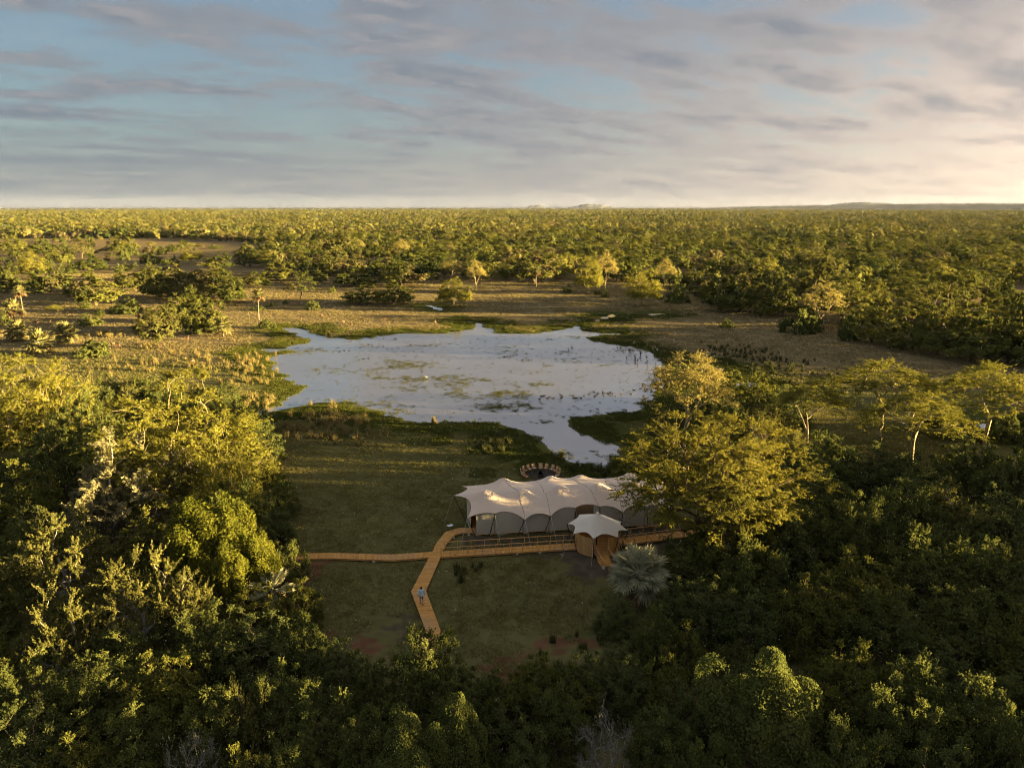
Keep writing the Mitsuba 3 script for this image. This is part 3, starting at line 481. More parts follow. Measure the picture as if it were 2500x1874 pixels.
scene['leaf_acacia'] = leaf_bsdf((0.09, 0.10, 0.022), (0.26, 0.24, 0.045), 0.9)
scene['leaf_gold'] = leaf_bsdf((0.22, 0.195, 0.06), (0.42, 0.365, 0.125), 0.95)
scene['leaf_ash'] = leaf_bsdf((0.12, 0.12, 0.10), (0.22, 0.21, 0.17), 0.4)

PROTO = {}
for kind, lod, many in [('fever', 'a', 2), ('umbrella', 'a', 3), ('gold', 'a', 1), ('gold', 'b', 2), ('umbrella', 'b', 3), ('broad', 'm', 4), ('olive', 'm', 2), ('clump', 'm', 2), ('shrub', 'm', 2), ('broad', 'a', 4), ('clump', 'a', 2), ('spread_big', 'a', 1), ('olive', 'a', 2), ('grey', 'a', 1), ('vine', 'a', 2), ('grey_shrub', 'a', 1),
                        ('fever', 'b', 3), ('round', 'b', 4), ('spread', 'b', 3), ('upright', 'b', 2), ('shrub', 'b', 3), ('broad', 'b', 3),
                        ('round', 'c', 4), ('spread', 'c', 3), ('fever', 'c', 2)]:
    PROTO[kind, lod] = [prototype(f'{kind}_{lod}{s}', kind, 100 * s + len(kind) + 7 * ord(lod) + s, lod) for s in range(many)]

NAMES = {'fever': 'fever_tree', 'umbrella': 'fever_tree', 'gold': 'fever_tree', 'round': 'leafy_tree', 'broad': 'bushy_tree', 'clump': 'clumpy_tree', 'upright': 'tall_tree', 'spread': 'flat_topped_tree', 'spread_big': 'acacia_tree',
         'olive': 'olive_green_tree', 'grey': 'grey_leaved_tree', 'vine': 'vine_covered_tree', 'shrub': 'shrub', 'grey_shrub': 'bare_grey_shrub'}
rnd = random.Random(7)
PLANTED = []


def ground_z(x, y):
    return float(ground_at((np.clip(y, gy[0], gy[-1]), np.clip(x, gx[0], gx[-1]))))


def plant(kind, x, y, H, W, lod):
    key, w0, h0 = rnd.choice(PROTO[kind, lod])
    name = numbered(NAMES[kind])
    m = T().translate([x, y, ground_z(x, y)]).rotate([0, 0, 1], rnd.uniform(0, 360)).scale([W / w0, W / w0, H / h0])
    scene[name] = {'type': 'instance', 'group': {'type': 'ref', 'id': key}, 'to_world': m}
    PLANTED.append((x, y, W))
    return name


KINDS = {'fever': 'feathery yellow-green fever tree', 'umbrella': 'flat-topped fever tree', 'gold': 'golden thinly leaved fever tree', 'round': 'rounded leafy tree', 'broad': 'dense bushy tree', 'clump': 'lumpy dense tree', 'upright': 'upright olive tree', 'spread': 'flat-topped spreading tree',
         'olive': 'spiky olive-green tree', 'grey': 'grey-leaved tree', 'vine': 'tree draped with bright creepers', 'shrub': 'low rounded shrub', 'grey_shrub': 'bare grey bush', 'spread_big': 'spreading acacia'}


def where(x, y):
    if y > 420: return 'far out on the plain at the left' if x < -60 else 'in the woodland far behind the pond'
    if y > 150:
        if x < -70: return 'on the savanna left of the pond' if y < 270 else 'on the plain behind the savanna palms'
        return 'at the woodland edge right of the pond' if x > 62 else 'on the far shore of the pond'
    if x < -12:
        if y > 100: return 'behind the golden fever trees on the left'
        if y < 55: return 'in the lower left corner'
        if x > -31: return 'along the left edge of the clearing'
        return 'in the middle of the left thicket' if y < 76 else 'round the grey-leaved tree on the left'
    if y > 78: return 'under the flat-topped fever trees on the right' if x > 50 else 'behind the big acacia'
    if x < 7: return 'in the bottom middle below the boardwalk'
    if x < 21 and y > 50: return 'round the fan palm and the big acacia'
    if y < 52: return 'at the bottom right'
    return 'in the middle of the right thicket' if x < 42 else 'at the right edge below the fever trees'


LOOK = {'broad': ('dense dark green bushy tree', 'dense yellowish-green bushy tree', 'dense mid-green bushy tree', 'dense deep green bushy tree')}


def describe(name, kind, x, y, cat):
    if kind in LOOK:
        look = LOOK[kind][int(scene[name]['group']['id'].split('_')[-2][-1])]
    else: look = KINDS[kind]
    label(name, f'{look} {where(x, y)}', cat, f'{look}s {where(x, y)}')


for n, (kind, x, y, H, W) in enumerate(TREES):
    if y > 150 and kind in ('round', 'spread', 'shrub', 'upright'): W *= 1.18
    lod = 'a' if (kind, 'a') in PROTO and (math.hypot(x, y) < 150 or (kind, 'b') not in PROTO) else 'b'
    name = plant(kind, x, y, H, W, lod)
    cat = 'shrub' if 'shrub' in kind else 'tree'
    if n in NOTED: label(name, NOTED[n], cat)
    else: describe(name, kind, x, y, cat)

# the woodland: too many trees to name
open_ground = shapely.Polygon(OPEN).buffer(0)
shapely.prepare(open_ground)
rng = np.random.default_rng(4)
pts = []
cell = {}


def free(x, y, gap):
    i, j = int(x // 12), int(y // 12)
    for a in (-1, 0, 1):
        for b in (-1, 0, 1):
            for u, v, w in cell.get((i + a, j + b), ()):
                if (u - x) ** 2 + (v - y) ** 2 < (0.42 * (w + gap)) ** 2: return False
    cell.setdefault((i, j), []).append((x, y, gap))
    return True


for x, y, w in PLANTED: cell.setdefault((int(x // 12), int(y // 12)), []).append((x, y, w))
camp = shapely.Polygon([(-30, 68), (-30, 78), (-12, 90), (24, 94), (32, 84), (32, 76), (16, 66), (4, 48), (-12, 48)]).union(open_ground)
shapely.prepare(camp)
for _ in range(5200):                                   # the thicket between the larger trees
    x, y = rng.uniform(-85, 95), rng.uniform(30, 142)
    if abs(x) > 14 + 0.80 * y or y < 36 or shapely.contains_xy(camp, x, y) or shapely.contains_xy(open_ground, x, y): continue
    kind = rng.choice(['broad', 'olive', 'shrub', 'clump'], p=[.66, .08, .23, .03])
    W = rng.uniform(3.8, 8.5) if kind != 'shrub' else rng.uniform(2.2, 4.5)
    if not free(x, y, W * 0.8): continue
    lod = 'a' if kind in ('broad', 'olive', 'clump') and math.hypot(x, y) < 60 else 'm'
    H = min(W * rng.uniform(0.8, 1.0), 7.5) if kind != 'shrub' else W * 0.7
    if math.hypot(x, y) < 60: H = min(H, 5.5 if x < 0 else 6.5)
    name = plant(kind, x, y, round(H, 1), round(W, 1), lod)
    describe(name, kind, x, y, 'shrub' if kind == 'shrub' else 'tree')
for _ in range(2600):                                   # bushes and small trees scattered over the plain
    x, y = rng.uniform(-620, -60), rng.uniform(250, 860)
    if not shapely.contains_xy(open_ground, x, y) or abs(x) > 0.78 * y or (y < 330 and x > -130): continue
    if meshkit.fbm(np.array([[x * 0.012, y * 0.006, 2.0]]), 2, 5)[0] < 0.50: continue
    W = rng.uniform(3.5, 8) * (1 + (y - 250) / 900)
    kind = rng.choice(['shrub', 'round', 'umbrella'], p=[.5, .4, .1])
    if not free(x, y, 2.2 * W) or len(PLANTED) > 640 + 110: continue
    name = plant(kind, x, y, round(W * rng.uniform(0.6, 0.9), 1), round(W, 1), 'b')
    label(name, f'{KINDS[kind]} scattered on the sunlit plain at the left', 'shrub' if kind == 'shrub' else 'tree', f'{KINDS[kind]}s scattered on the plain')
number = 0
tall = []                                               # tall trees just outside the right of the view: the camp and the thicket lie in their shade
for _ in range(900):
    x, y = rng.uniform(34, 128), rng.uniform(0, 90)
    edge = 0.72 * (0.972 * y + 6) + 5
    if x < edge: continue
    if y < 46 and x < edge + 24: H = rng.uniform(12.5, 17.0)
    elif y > 44 and x > 88: H = rng.uniform(15.5, 18.5)
    else: continue
    if y > 84: H = 12.0
    if free(x, y, 8.5): tall.append((x, y, H))
for x, y, H in tall:
    key, w0, h0 = rnd.choice(PROTO['round', 'b'])
    number += 1
    scene[f'woodland__{number:04d}'] = {'type': 'instance', 'group': {'type': 'ref', 'id': key},
        'to_world': T().translate([x, y, 0.3]).rotate([0, 0, 1], rnd.uniform(0, 360)).scale([11 / w0, 11 / w0, H / h0])}
for _ in range(42000):
    r = math.sqrt(rng.uniform(0, 1)) * 950
    a = rng.uniform(-0.76, 0.76) if r > 330 else rng.uniform(-0.8, 1.25)
    x, y = r * math.sin(a), r * math.cos(a)
    if y < 150 and (x < 45 or y < -20): continue
    if shapely.contains_xy(open_ground, x, y): continue
    if r > 300 and meshkit.fbm(np.array([[x * 0.011, y * 0.008, 6.0]]), 2, 9)[0] > 0.74: continue
    W = rng.choice([7, 10, 13, 16.5, 21], p=[.22, .27, .26, .17, .08])
    if not free(x, y, W): continue
    kind = rng.choice(['round', 'spread', 'fever'], p=[.62, .3, .08])
    lod = 'b' if r < 330 else 'c'
    H = (3.5 + 0.50 * W) * rng.uniform(0.8, 1.15) * (0.9 if kind == 'fever' else 1)
    if x > 70 and 90 < y < 130: H = min(H, 6.5)
    key, w0, h0 = rnd.choice(PROTO[kind, lod])
    number += 1
    scene[f'woodland__{number:04d}'] = {'type': 'instance', 'group': {'type': 'ref', 'id': key},
        'to_world': T().translate([x, y, ground_z(x, y)]).rotate([0, 0, 1], rnd.uniform(0, 360)).scale([W / w0, W / w0, H / h0])}


def far_tile(side, gap, faces, size, seed):
    """Woodland seen from more than 900 m: every tree a dome of a few large leaf masses."""
    r = np.random.default_rng(seed)
    n = int(side * side / gap ** 2)
    gxy = (np.stack(np.meshgrid(np.arange(int(side / gap)), np.arange(int(side / gap))), -1).reshape(-1, 2) + r.uniform(0, 1, (int(side / gap) ** 2, 2))) * gap - side / 2
    n = len(gxy)
    W = gap * r.uniform(0.45, 1.2, n) * np.where(r.uniform(0, 1, n) < 0.12, 1.6, 1.0); H = np.clip(W * r.uniform(0.7, 1.1, n), 5, 17)
    idx = np.repeat(np.arange(n), faces)
    d = unit(r.normal(0, 1, (len(idx), 3)) + [0, 0, 0.35]); d[:, 2] = np.abs(d[:, 2])
    lumps = 0.75 + 0.35 * r.uniform(0, 1, len(idx))
    pos = np.c_[gxy[idx] + d[:, :2] * (W[idx] / 2 * lumps)[:, None], H[idx] * (0.25 + 0.72 * d[:, 2] * lumps)]
    nrm = unit(d + r.normal(0, 0.28, (len(idx), 3)))
    t = unit(np.cross(nrm, r.normal(0, 1, (len(idx), 3)))); b = np.cross(nrm, t)
    sz = size * r.uniform(0.6, 1.4, len(idx))[:, None]
    v = np.stack([pos + t * sz, pos - t * sz * 0.6 + b * sz * 0.7, pos - t * sz * 0.6 - b * sz * 0.7], 1).reshape(-1, 3)
    uv = np.stack([np.repeat(r.uniform(0, 1, len(idx)), 3), np.repeat(r.uniform(0, 1, n)[idx], 3)], 1)
    return mikit.ply((v, np.arange(len(v)).reshape(-1, 3)), 'leaf_far', uv=uv)


scene['leaf_far'] = leaf_bsdf((0.036, 0.054, 0.017), (0.17, 0.16, 0.042), 0.4, 0.035, (0.19, 0.145, 0.075), 0.5, 0.7)
TILES = []
for k in range(3): scene[f'near_tile_{k}'] = {'type': 'shapegroup', 'trees': far_tile(150, 11, 64, 2.0, 40 + k)}
for k in range(3): scene[f'far_tile_{k}'] = {'type': 'shapegroup', 'trees': far_tile(300, 14, 9, 5.0, 50 + k)}
for side, lo, hi, key in ((150, 900, 2550, 'near_tile_'), (300, 2550, 7600, 'far_tile_')):
    m = int(hi / side) + 1
    for a in range(-m, m + 1):
        for b in range(0, m + 1):
            x, y = (a + 0.5) * side, (b + 0.5) * side
            r = math.hypot(x, y)
            if not (lo < r + 0.2 * side and r < hi and abs(math.atan2(x, y)) < 0.72): continue
            if r < 1000 and x < -150: continue
            number += 1
            scene[f'woodland__{number:04d}'] = {'type': 'instance', 'group': {'type': 'ref', 'id': key + str(rnd.randrange(3))},
                'to_world': T().translate([x, y, 0.3]).rotate([0, 0, 1], 90.0 * rnd.randrange(4))}


def hill(a0, a1, dist, depth, top, seed, rough=0.3):
    """A long low hill between two bearings."""
    u = np.linspace(0, 1, 120); w = np.linspace(-1, 1, 9)
    U, Wd = np.meshgrid(u, w)
    bear = a0 + (a1 - a0) * U
    prof = np.clip(np.sin(np.pi * U), 0, 1) ** 0.6 * (1 - rough + 2 * rough * (meshkit.fbm(np.stack([U * 7, 0 * U, 0 * U + seed], -1), 4, seed) - 0.2))
    R = dist + depth * Wd
    z = top * prof * np.clip(1 - Wd ** 2, 0, 1) - 1.0 * (np.abs(Wd) == 1)
    v = np.stack([R * np.sin(bear), R * np.cos(bear), z], -1).reshape(-1, 3)
    i, j = np.meshgrid(np.arange(8), np.arange(119), indexing='ij')
    q = np.stack([i * 120 + j, i * 120 + j + 1, (i + 1) * 120 + j + 1, (i + 1) * 120 + j], -1).reshape(-1, 4)
    return v, q


deg = math.radians
scene['hill_side'] = matt((0.07, 0.07, 0.045), 0.4, 0.004)
for key, text, args in (('hill', 'long low dark ridge on the right of the skyline', (deg(14), deg(50), 12000, 900, 84, 3, 0.10)),
                        ('hill_001', 'pale flat-topped hill behind the dark ridge, right of centre', (deg(21.7), deg(28.6), 20000, 1200, 150, 5, 0.15)),
                        ('hill_002', 'faint small peaked hill on the skyline right of the middle', (deg(4.2), deg(7.8), 21500, 900, 120, 8, 0.35)),
                        ('hill_003', 'faintest tiny hill on the skyline close to the middle', (deg(1.0), deg(2.6), 21500, 700, 92, 9, 0.35))):
    scene[key] = mikit.ply(hill(*args), 'hill_side', smooth=True)
    label(key, text, 'hill', kind='structure')

label('woodland', 'dense green woodland stretching from the clearing to the horizon', 'woodland', kind='stuff')

# ------------------------------------------------------------------ the camp: boardwalk, tents, fire circle
def part(key, mesh, bsdf, smooth=False, **more):
    scene[key] = mikit.ply(mesh, bsdf, smooth=smooth, **more)


def plank_colour(p, n, uv):
    c = mix((0.43, 0.215, 0.050), (0.67, 0.365, 0.10), 0.75 * uv.x + 0.35 * noise(p.x * 6, p.y * 6, p.z * 6))
    return mix(c, mi.Color3f(0.46, 0.31, 0.17), 0.55 * smoothstep(0.45, 0.8, fbm(p.x * 0.35, p.y * 0.35, 0.0, 3)))


scene['planks'] = {'type': 'twosided', 'bsdf': {'type': 'principled', 'base_color': mikit.proc(plank_colour), 'roughness': 0.7, 'specular': 0.25}}
scene['timber'] = matt((0.52, 0.29, 0.11), 0.25, 1.5, 0.7)
scene['dark_timber'] = matt((0.13, 0.065, 0.03), 0.3, 1.5, 0.8)
scene['concrete'] = matt((0.50, 0.48, 0.45), 0.15, 3.0)
scene['canvas'] = {'type': 'twosided', 'bsdf': {'type': 'principled', 'base_color': mikit.proc(lambda p, n, uv: mix((0.64, 0.53, 0.43), (0.72, 0.61, 0.51), 0.6 * fbm(p.x * 0.5, p.y * 0.5, p.z, 3) + 0.4 * fbm(p.x * 5, p.y * 5, p.z * 5, 2))), 'roughness': 0.8, 'specular': 0.2}}
scene['pale_canvas'] = {'type': 'twosided', 'bsdf': {'type': 'principled', 'base_color': mikit.proc(lambda p, n, uv: mix((0.66, 0.62, 0.53), (0.74, 0.70, 0.61), fbm(p.x * 0.9, p.y * 0.9, p.z, 3))), 'roughness': 0.8, 'specular': 0.2}}
scene['wall_canvas'] = matt((0.44, 0.41, 0.33), 0.12, 0.8, 0.9)
scene['seam'] = matt((0.17, 0.14, 0.12), 0.2, 2.0)
scene['dark_steel'] = matt((0.035, 0.033, 0.032), 0.2, 2.0, 0.5)
scene['rope'] = matt((0.62, 0.60, 0.56), 0.1, 2.0)


def strip_planks(left, right, width=0.135, gap=0.012, thick=0.04, r=None):
    """Boards laid across between two edges: a mesh and one random number per board."""
    r = r or np.random.default_rng(3)
    left, right = np.asarray(left, float), np.asarray(right, float)
    vs, fs, us, n = [], [], [], 0
    for k in range(len(left) - 1):
        a0, a1, b0, b1 = left[k], left[k + 1], right[k], right[k + 1]
        ln = (np.linalg.norm(a1 - a0) + np.linalg.norm(b1 - b0)) / 2
        m = max(1, int(ln / (width + gap)))
        e = gap / ln / 2
        for i in range(m):
            s0, s1 = i / m + e, (i + 1) / m - e
            dz = r.normal(0, 0.004)
            ov = r.uniform(-0.012, 0.012)
            across = unit((b0 - a0)[None])[0] * ov
            top = [a0 + (a1 - a0) * s0 + across, b0 + (b1 - b0) * s0 + across, b0 + (b1 - b0) * s1 + across, a0 + (a1 - a0) * s1 + across]
            top = np.array(top) + [0, 0, dz]
            vs += [top, top - [0, 0, thick]]
            fs.append(np.array([[0, 1, 2], [0, 2, 3], [4, 6, 5], [4, 7, 6], [0, 4, 5], [0, 5, 1], [1, 5, 6], [1, 6, 2], [2, 6, 7], [2, 7, 3], [3, 7, 4], [3, 4, 0]]) + n)
            us += [r.uniform(0, 1)] * 8
            n += 8
    return np.vstack(vs), np.vstack(fs), np.c_[us, us]


def beam(a, b, w=0.05, h=0.14):
    a, b = np.asarray(a, float), np.asarray(b, float)
    t = unit((b - a)[None])[0]
    s = unit(np.cross(t, [0, 0, 1.0])[None])[0] if abs(t[2]) < 0.95 else np.array([1.0, 0, 0])
    u = np.cross(s, t)
    c = [(-1, -1), (1, -1), (1, 1), (-1, 1)]
    v = [p + s * x * w / 2 + u * y * h / 2 for p in (a, b) for x, y in c]
    return np.array(v), np.array([[0, 2, 1], [0, 3, 2], [4, 5, 6], [4, 6, 7], [0, 1, 5], [0, 5, 4], [1, 2, 6], [1, 6, 5], [2, 3, 7], [2, 7, 6], [3, 0, 4], [3, 4, 7]])


def rod(a, b, r, sides=8):
    return tube(np.array([a, b], float), r, sides, cap=True)


def footing(key, x, y, top):
    """A tapered concrete foot with a short timber post."""
    z = ground_z(x, y) - 0.1
    m = tube([[x, y, z], [x, y, z + 0.34], [x, y, z + 0.36]], [0.20, 0.12, 0.10], 10, cap=True)
    part(key, m, 'concrete', smooth=40)
    part(key + '__post', rod([x, y, z + 0.34], [x, y, top], 0.055), 'dark_timber')


def walkway(name, left, right, feet=2.6):
    """Decking between two edges with a beam under each and concrete feet."""
    L, R = np.array([[*p, 0.8] if len(p) == 2 else p for p in left], float), np.array([[*p, 0.8] if len(p) == 2 else p for p in right], float)
    v, f, uv = strip_planks(L, R)
    part(f'{name}__decking', (v, f), 'planks', uv=uv)
    labels[f'{name}__decking'] = {'kind': 'stuff'}
    inset = 0.06
    side = []
    for k in range(len(L) - 1):
        for A, B, s in ((L, R, 1), (R, L, -1)):
            o0, o1 = unit((B[k] - A[k])[None])[0] * inset, unit((B[k + 1] - A[k + 1])[None])[0] * inset
            side.append(beam(A[k] + o0 - [0, 0, 0.125], A[k + 1] + o1 - [0, 0, 0.125], 0.05, 0.15))
    part(f'{name}__beam', join(side), 'timber')
    at, count = 0.7, 0
    for k in range(len(L) - 1):
        ln = np.linalg.norm((L[k + 1] + R[k + 1] - L[k] - R[k]) / 2)
        while at < ln:
            for A, B in ((L, R), (R, L)):
                q = A[k] + (A[k + 1] - A[k]) * at / ln
                w = B[k] + (B[k + 1] - B[k]) * at / ln
                q = q + (w - q) * 0.09
                if q[2] - ground_z(q[0], q[1]) > 0.35:
                    footing(f'{name}__footing' + (f'_{count:03d}' if count else ''), q[0], q[1], q[2] - 0.06)
                    count += 1
            at += feet
        at -= ln


def railing(name, path, height=1.05, post=1.5):
    """Posts with a flat top rail along a path of points on the deck edge."""
    p = np.array(path, float)
    rails = [beam(p[k] + [0, 0, height], p[k + 1] + [0, 0, height], 0.09, 0.05) for k in range(len(p) - 1)]
    part(f'{name}__rail', join(rails), 'timber')
    wires = [beam(p[k] + [0, 0, height * q], p[k + 1] + [0, 0, height * q], 0.012, 0.012) for k in range(len(p) - 1) for q in (0.35, 0.65)]
    part(f'{name}__wire', join(wires), 'dark_steel')
    n = 0
    for k in range(len(p) - 1):
        ln = np.linalg.norm(p[k + 1] - p[k])
        m = max(1, round(ln / post))
        for i in range(m + (k == len(p) - 2)):
            q = p[k] + (p[k + 1] - p[k]) * i / m
            part(f'{name}__post' + (f'_{n:03d}' if n else ''), beam(q - [0, 0, 0.2], q + [0, 0, height - 0.025], 0.07, 0.07), 'timber')
            n += 1


# boardwalk: one branch to the left, one towards the camera, one to the tent door, one railed along the tent
walkway('boardwalk', [(-34.0, 74.6), (-24.67, 74.04), (-20.31, 74.37), (-13.21, 73.93), (-8.85, 74.62)], [(-34.0, 73.3), (-24.4, 72.76), (-20.0, 73.05), (-13.0, 72.6), (-9.08, 73.25)])
label('boardwalk', 'straight timber boardwalk without rails running left into the dark trees', 'boardwalk')
walkway('boardwalk_001', [(-9.08, 73.25), (-10.05, 65.95), (-7.72, 58.8), (-8.15, 55.0)], [(-7.82, 73.27), (-8.6, 66.15), (-6.45, 59.05), (-6.85, 55.0)])
label('boardwalk_001', 'zigzag timber boardwalk with a person on it, coming down towards the camera', 'boardwalk')
walkway('boardwalk_002', [(-9.08, 73.25), (-8.85, 74.62), (-8.62, 76.8), (-7.85, 79.7), (-6.4, 80.8), (-4.3, 80.9)], [(-7.82, 73.27), (-7.80, 74.75), (-7.35, 77.0), (-6.62, 79.1), (-5.7, 79.55), (-4.3, 79.6)])
label('boardwalk_002', 'short curved timber boardwalk that leads up to the left end of the big tent', 'boardwalk')
walkway('boardwalk_003', [(-7.80, 74.75), (7.35, 76.85)], [(-7.82, 73.30), (7.15, 75.35)])
railing('boardwalk_003__far_railing', [(-7.55, 74.75, 0.8), (7.35, 76.82, 0.8)])
railing('boardwalk_003__near_railing', [(-7.75, 73.36, 0.8), (7.15, 75.40, 0.8)])
label('boardwalk_003', 'railed timber boardwalk between the crossing and the small entrance canopy', 'boardwalk')
walkway('boardwalk_004', [(12.1, 77.9), (30.0, 82.6)], [(12.5, 76.3), (30.2, 81.1)])
railing('boardwalk_004__far_railing', [(12.3, 77.93, 0.8), (30.0, 82.57, 0.8)])
railing('boardwalk_004__near_railing', [(12.5, 76.36, 0.8), (30.2, 81.14, 0.8)])
label('boardwalk_004', 'railed timber boardwalk leaving the entrance canopy to the right under the big tree', 'boardwalk')

# a small pale board on the bend of the curved walk
scene['board_white'] = matt((0.66, 0.76, 0.84), 0.05, 3.0, 0.4)
t_ = 'information_board'
part(f'{t_}__panel', beam([-7.62, 79.75, 1.52], [-7.02, 80.10, 1.52], 0.5, 0.03), 'board_white')
part(f'{t_}__leg', rod([-7.55, 79.80, 0.8], [-7.55, 79.80, 1.5], 0.03), 'dark_steel')
part(f'{t_}__leg_001', rod([-7.1, 80.06, 0.8], [-7.1, 80.06, 1.5], 0.03), 'dark_steel')
label(t_, 'small pale blue board on legs at the bend of the curved boardwalk', 'board')

# ---- stretch tents: a net of cords pulled between fixed points
from scipy.sparse import coo_matrix, csr_matrix
from scipy.sparse.linalg import spsolve


def membrane(fixed, ni, nj, edge=9.0, cut=None, boundary=None):
    """Force-density form of a stretched sheet on a ni x nj net. fixed: {(i, j): (x, y, z)}."""
    idn = lambda i, j: i * nj + j
    use = np.ones((ni, nj), bool) if cut is None else cut
    I, J, Q = [], [], []
    for i in range(ni):
        for j in range(nj):
            for di, dj in ((1, 0), (0, 1)):
                a, b = i + di, j + dj
                if a < ni and b < nj and use[i, j] and use[a, b]:
                    on = (i in (0, ni - 1) and di == 0) or (j in (0, nj - 1) and dj == 0)
                    I.append(idn(i, j)); J.append(idn(a, b)); Q.append(edge if on else 1.0)
    I, J, Q = map(np.array, (I, J, Q))
    n = ni * nj
    Dm = coo_matrix((np.r_[Q, Q, -Q, -Q], (np.r_[I, J, I, J], np.r_[I, J, J, I])), shape=(n, n)).tocsr()
    X = np.zeros((n, 3))
    fx = np.array([idn(*k) for k in fixed]); X[fx] = np.array(list(fixed.values()))
    free = np.setdiff1d(np.arange(n), fx)
    for c in range(3):
        X[free, c] = spsolve(Dm[free][:, free], -(Dm[free][:, fx] @ X[fx, c]))
    return X.reshape(ni, nj, 3)


def sheet(X, thick=0.012):
    ni, nj = X.shape[:2]
    i, j = np.meshgrid(np.arange(ni - 1), np.arange(nj - 1), indexing='ij')
    q = np.stack([i * nj + j, (i + 1) * nj + j, (i + 1) * nj + j + 1, i * nj + j + 1], -1).reshape(-1, 4)
    return X.reshape(-1, 3), q


TA = math.atan2(2.72, 21.3)
TO, TS, TB = np.array([-4.65, 78.81]), np.array([math.cos(TA), math.sin(TA)]), np.array([-math.sin(TA), math.cos(TA)])


def tent(s, t, z):
    q = TO + TS * s + TB * t
    return np.array([q[0], q[1], z])


NI, NJ = 118, 48                      # about 0.2 m to a cell
LEN, DEEP = 23.6, 9.6
si = lambda s: int(np.clip(round(s / LEN * (NI - 1)), 0, NI - 1))
tj = lambda t: int(np.clip(round(t / DEEP * (NJ - 1)), 0, NJ - 1))
fixed = {}
for s, t, z in ((-0.6, -0.7, 3.25), (2.7, -0.1, 3.4), (6.1, -0.75, 2.7), (9.15, -0.75, 3.0), (12.2, 0.0, 3.55), (15.2, 0.0, 3.55), (17.8, -0.75, 3.0), (20.9, -0.1, 3.3), (24.0, -0.7, 3.1)):
    fixed[si(s), 0] = tent(s, t, z)
for s, t, z in ((-0.6, 9.7, 3.1), (3.4, 9.5, 3.3), (8.2, 9.9, 3.1), (12.5, 9.5, 3.4), (17.4, 9.9, 3.1), (20.4, 9.5, 3.3), (24.0, 9.7, 3.1)):
    fixed[si(s), NJ - 1] = tent(s, t, z)
fixed[0, tj(4.6)] = tent(-1.9, 4.6, 3.95)
fixed[NI - 1, tj(4.6)] = tent(25.2, 4.6, 3.7)
PEAKS = [(1.9, 2.7, 5.30), (6.05, 2.7, 5.30), (10.6, 2.7, 5.45), (15.45, 2.7, 5.50), (20.3, 2.7, 5.40), (4.35, 6.7, 5.15), (10.5, 6.7, 5.15), (14.35, 6.7, 5.10), (20.7, 6.7, 5.05)]
for s, t, z in PEAKS:                 # each mast lifts a round cap about a metre across
    for a in range(-3, 4):
        for b in range(-3, 4):
            r2 = math.hypot(a, b)
            if r2 < 3.2: fixed[si(s) + a, tj(t) + b] = tent((si(s) + a) * LEN / (NI - 1), (tj(t) + b) * DEEP / (NJ - 1), z - 0.10 - 0.035 * r2 ** 1.5)
roof = membrane(fixed, NI, NJ, edge=11.0)
for _ in range(1):                    # round the pole tops over their caps
    for s, t, z in PEAKS:
        a, b = si(s), tj(t)
        roof[a, b, 2] = 0.35 * roof[a, b, 2] + 0.65 * (roof[a - 1, b, 2] + roof[a + 1, b, 2] + roof[a, b - 1, 2] + roof[a, b + 1, 2]) / 4 + 0.10
rv, rq = sheet(roof)
part('large_tent__roof', (np.vstack([rv, rv - [0, 0, 0.015]]), np.vstack([rq, rq[:, ::-1] + len(rv)])), 'canvas', smooth=True)
label('large_tent', 'large beige stretch tent with many soft peaks and grey canvas walls beside the boardwalk', 'tent')
from scipy.interpolate import LinearNDInterpolator
roof_z = LinearNDInterpolator(roof[..., :2].reshape(-1, 2), roof[..., 2].ravel())


def roof_under(s, t):
    q = tent(s, t, 0)
    z = float(roof_z(q[0], q[1]))
    return 3.0 if math.isnan(z) else z


for n, (a, b) in enumerate((((3.7, 9.5), (6.1, -0.75)), ((8.2, 9.9), (9.15, -0.75)), ((11.6, 9.6), (15.0, -0.02)), ((17.4, 9.9), (17.8, -0.75)))):
    m = 40
    pts = []
    for k in range(m):
        u = k / (m - 1)
        i = si(a[0] + (b[0] - a[0]) * (u + 0.25 * math.sin(math.pi * u) * 0.4)); j = int(round((1 - u) * (NJ - 1)))
        pts.append(roof[i, j] + [0, 0, 0.015])
    pts = np.array(pts); pts[1:-1] = (pts[:-2] + pts[1:-1] + pts[2:]) / 3
    part('large_tent__roof__seam' + (f'_{n:03d}' if n else ''), tube(pts, 0.018, 5), 'seam', smooth=True)
for n, (s, t, z) in enumerate(PEAKS):
    a, b = si(s), tj(t)
    top = roof[a, b]
    part('large_tent__mast' + (f'_{n:03d}' if n else ''), rod([top[0], top[1], 0.7], top - [0, 0, 0.03], 0.05), 'dark_steel')


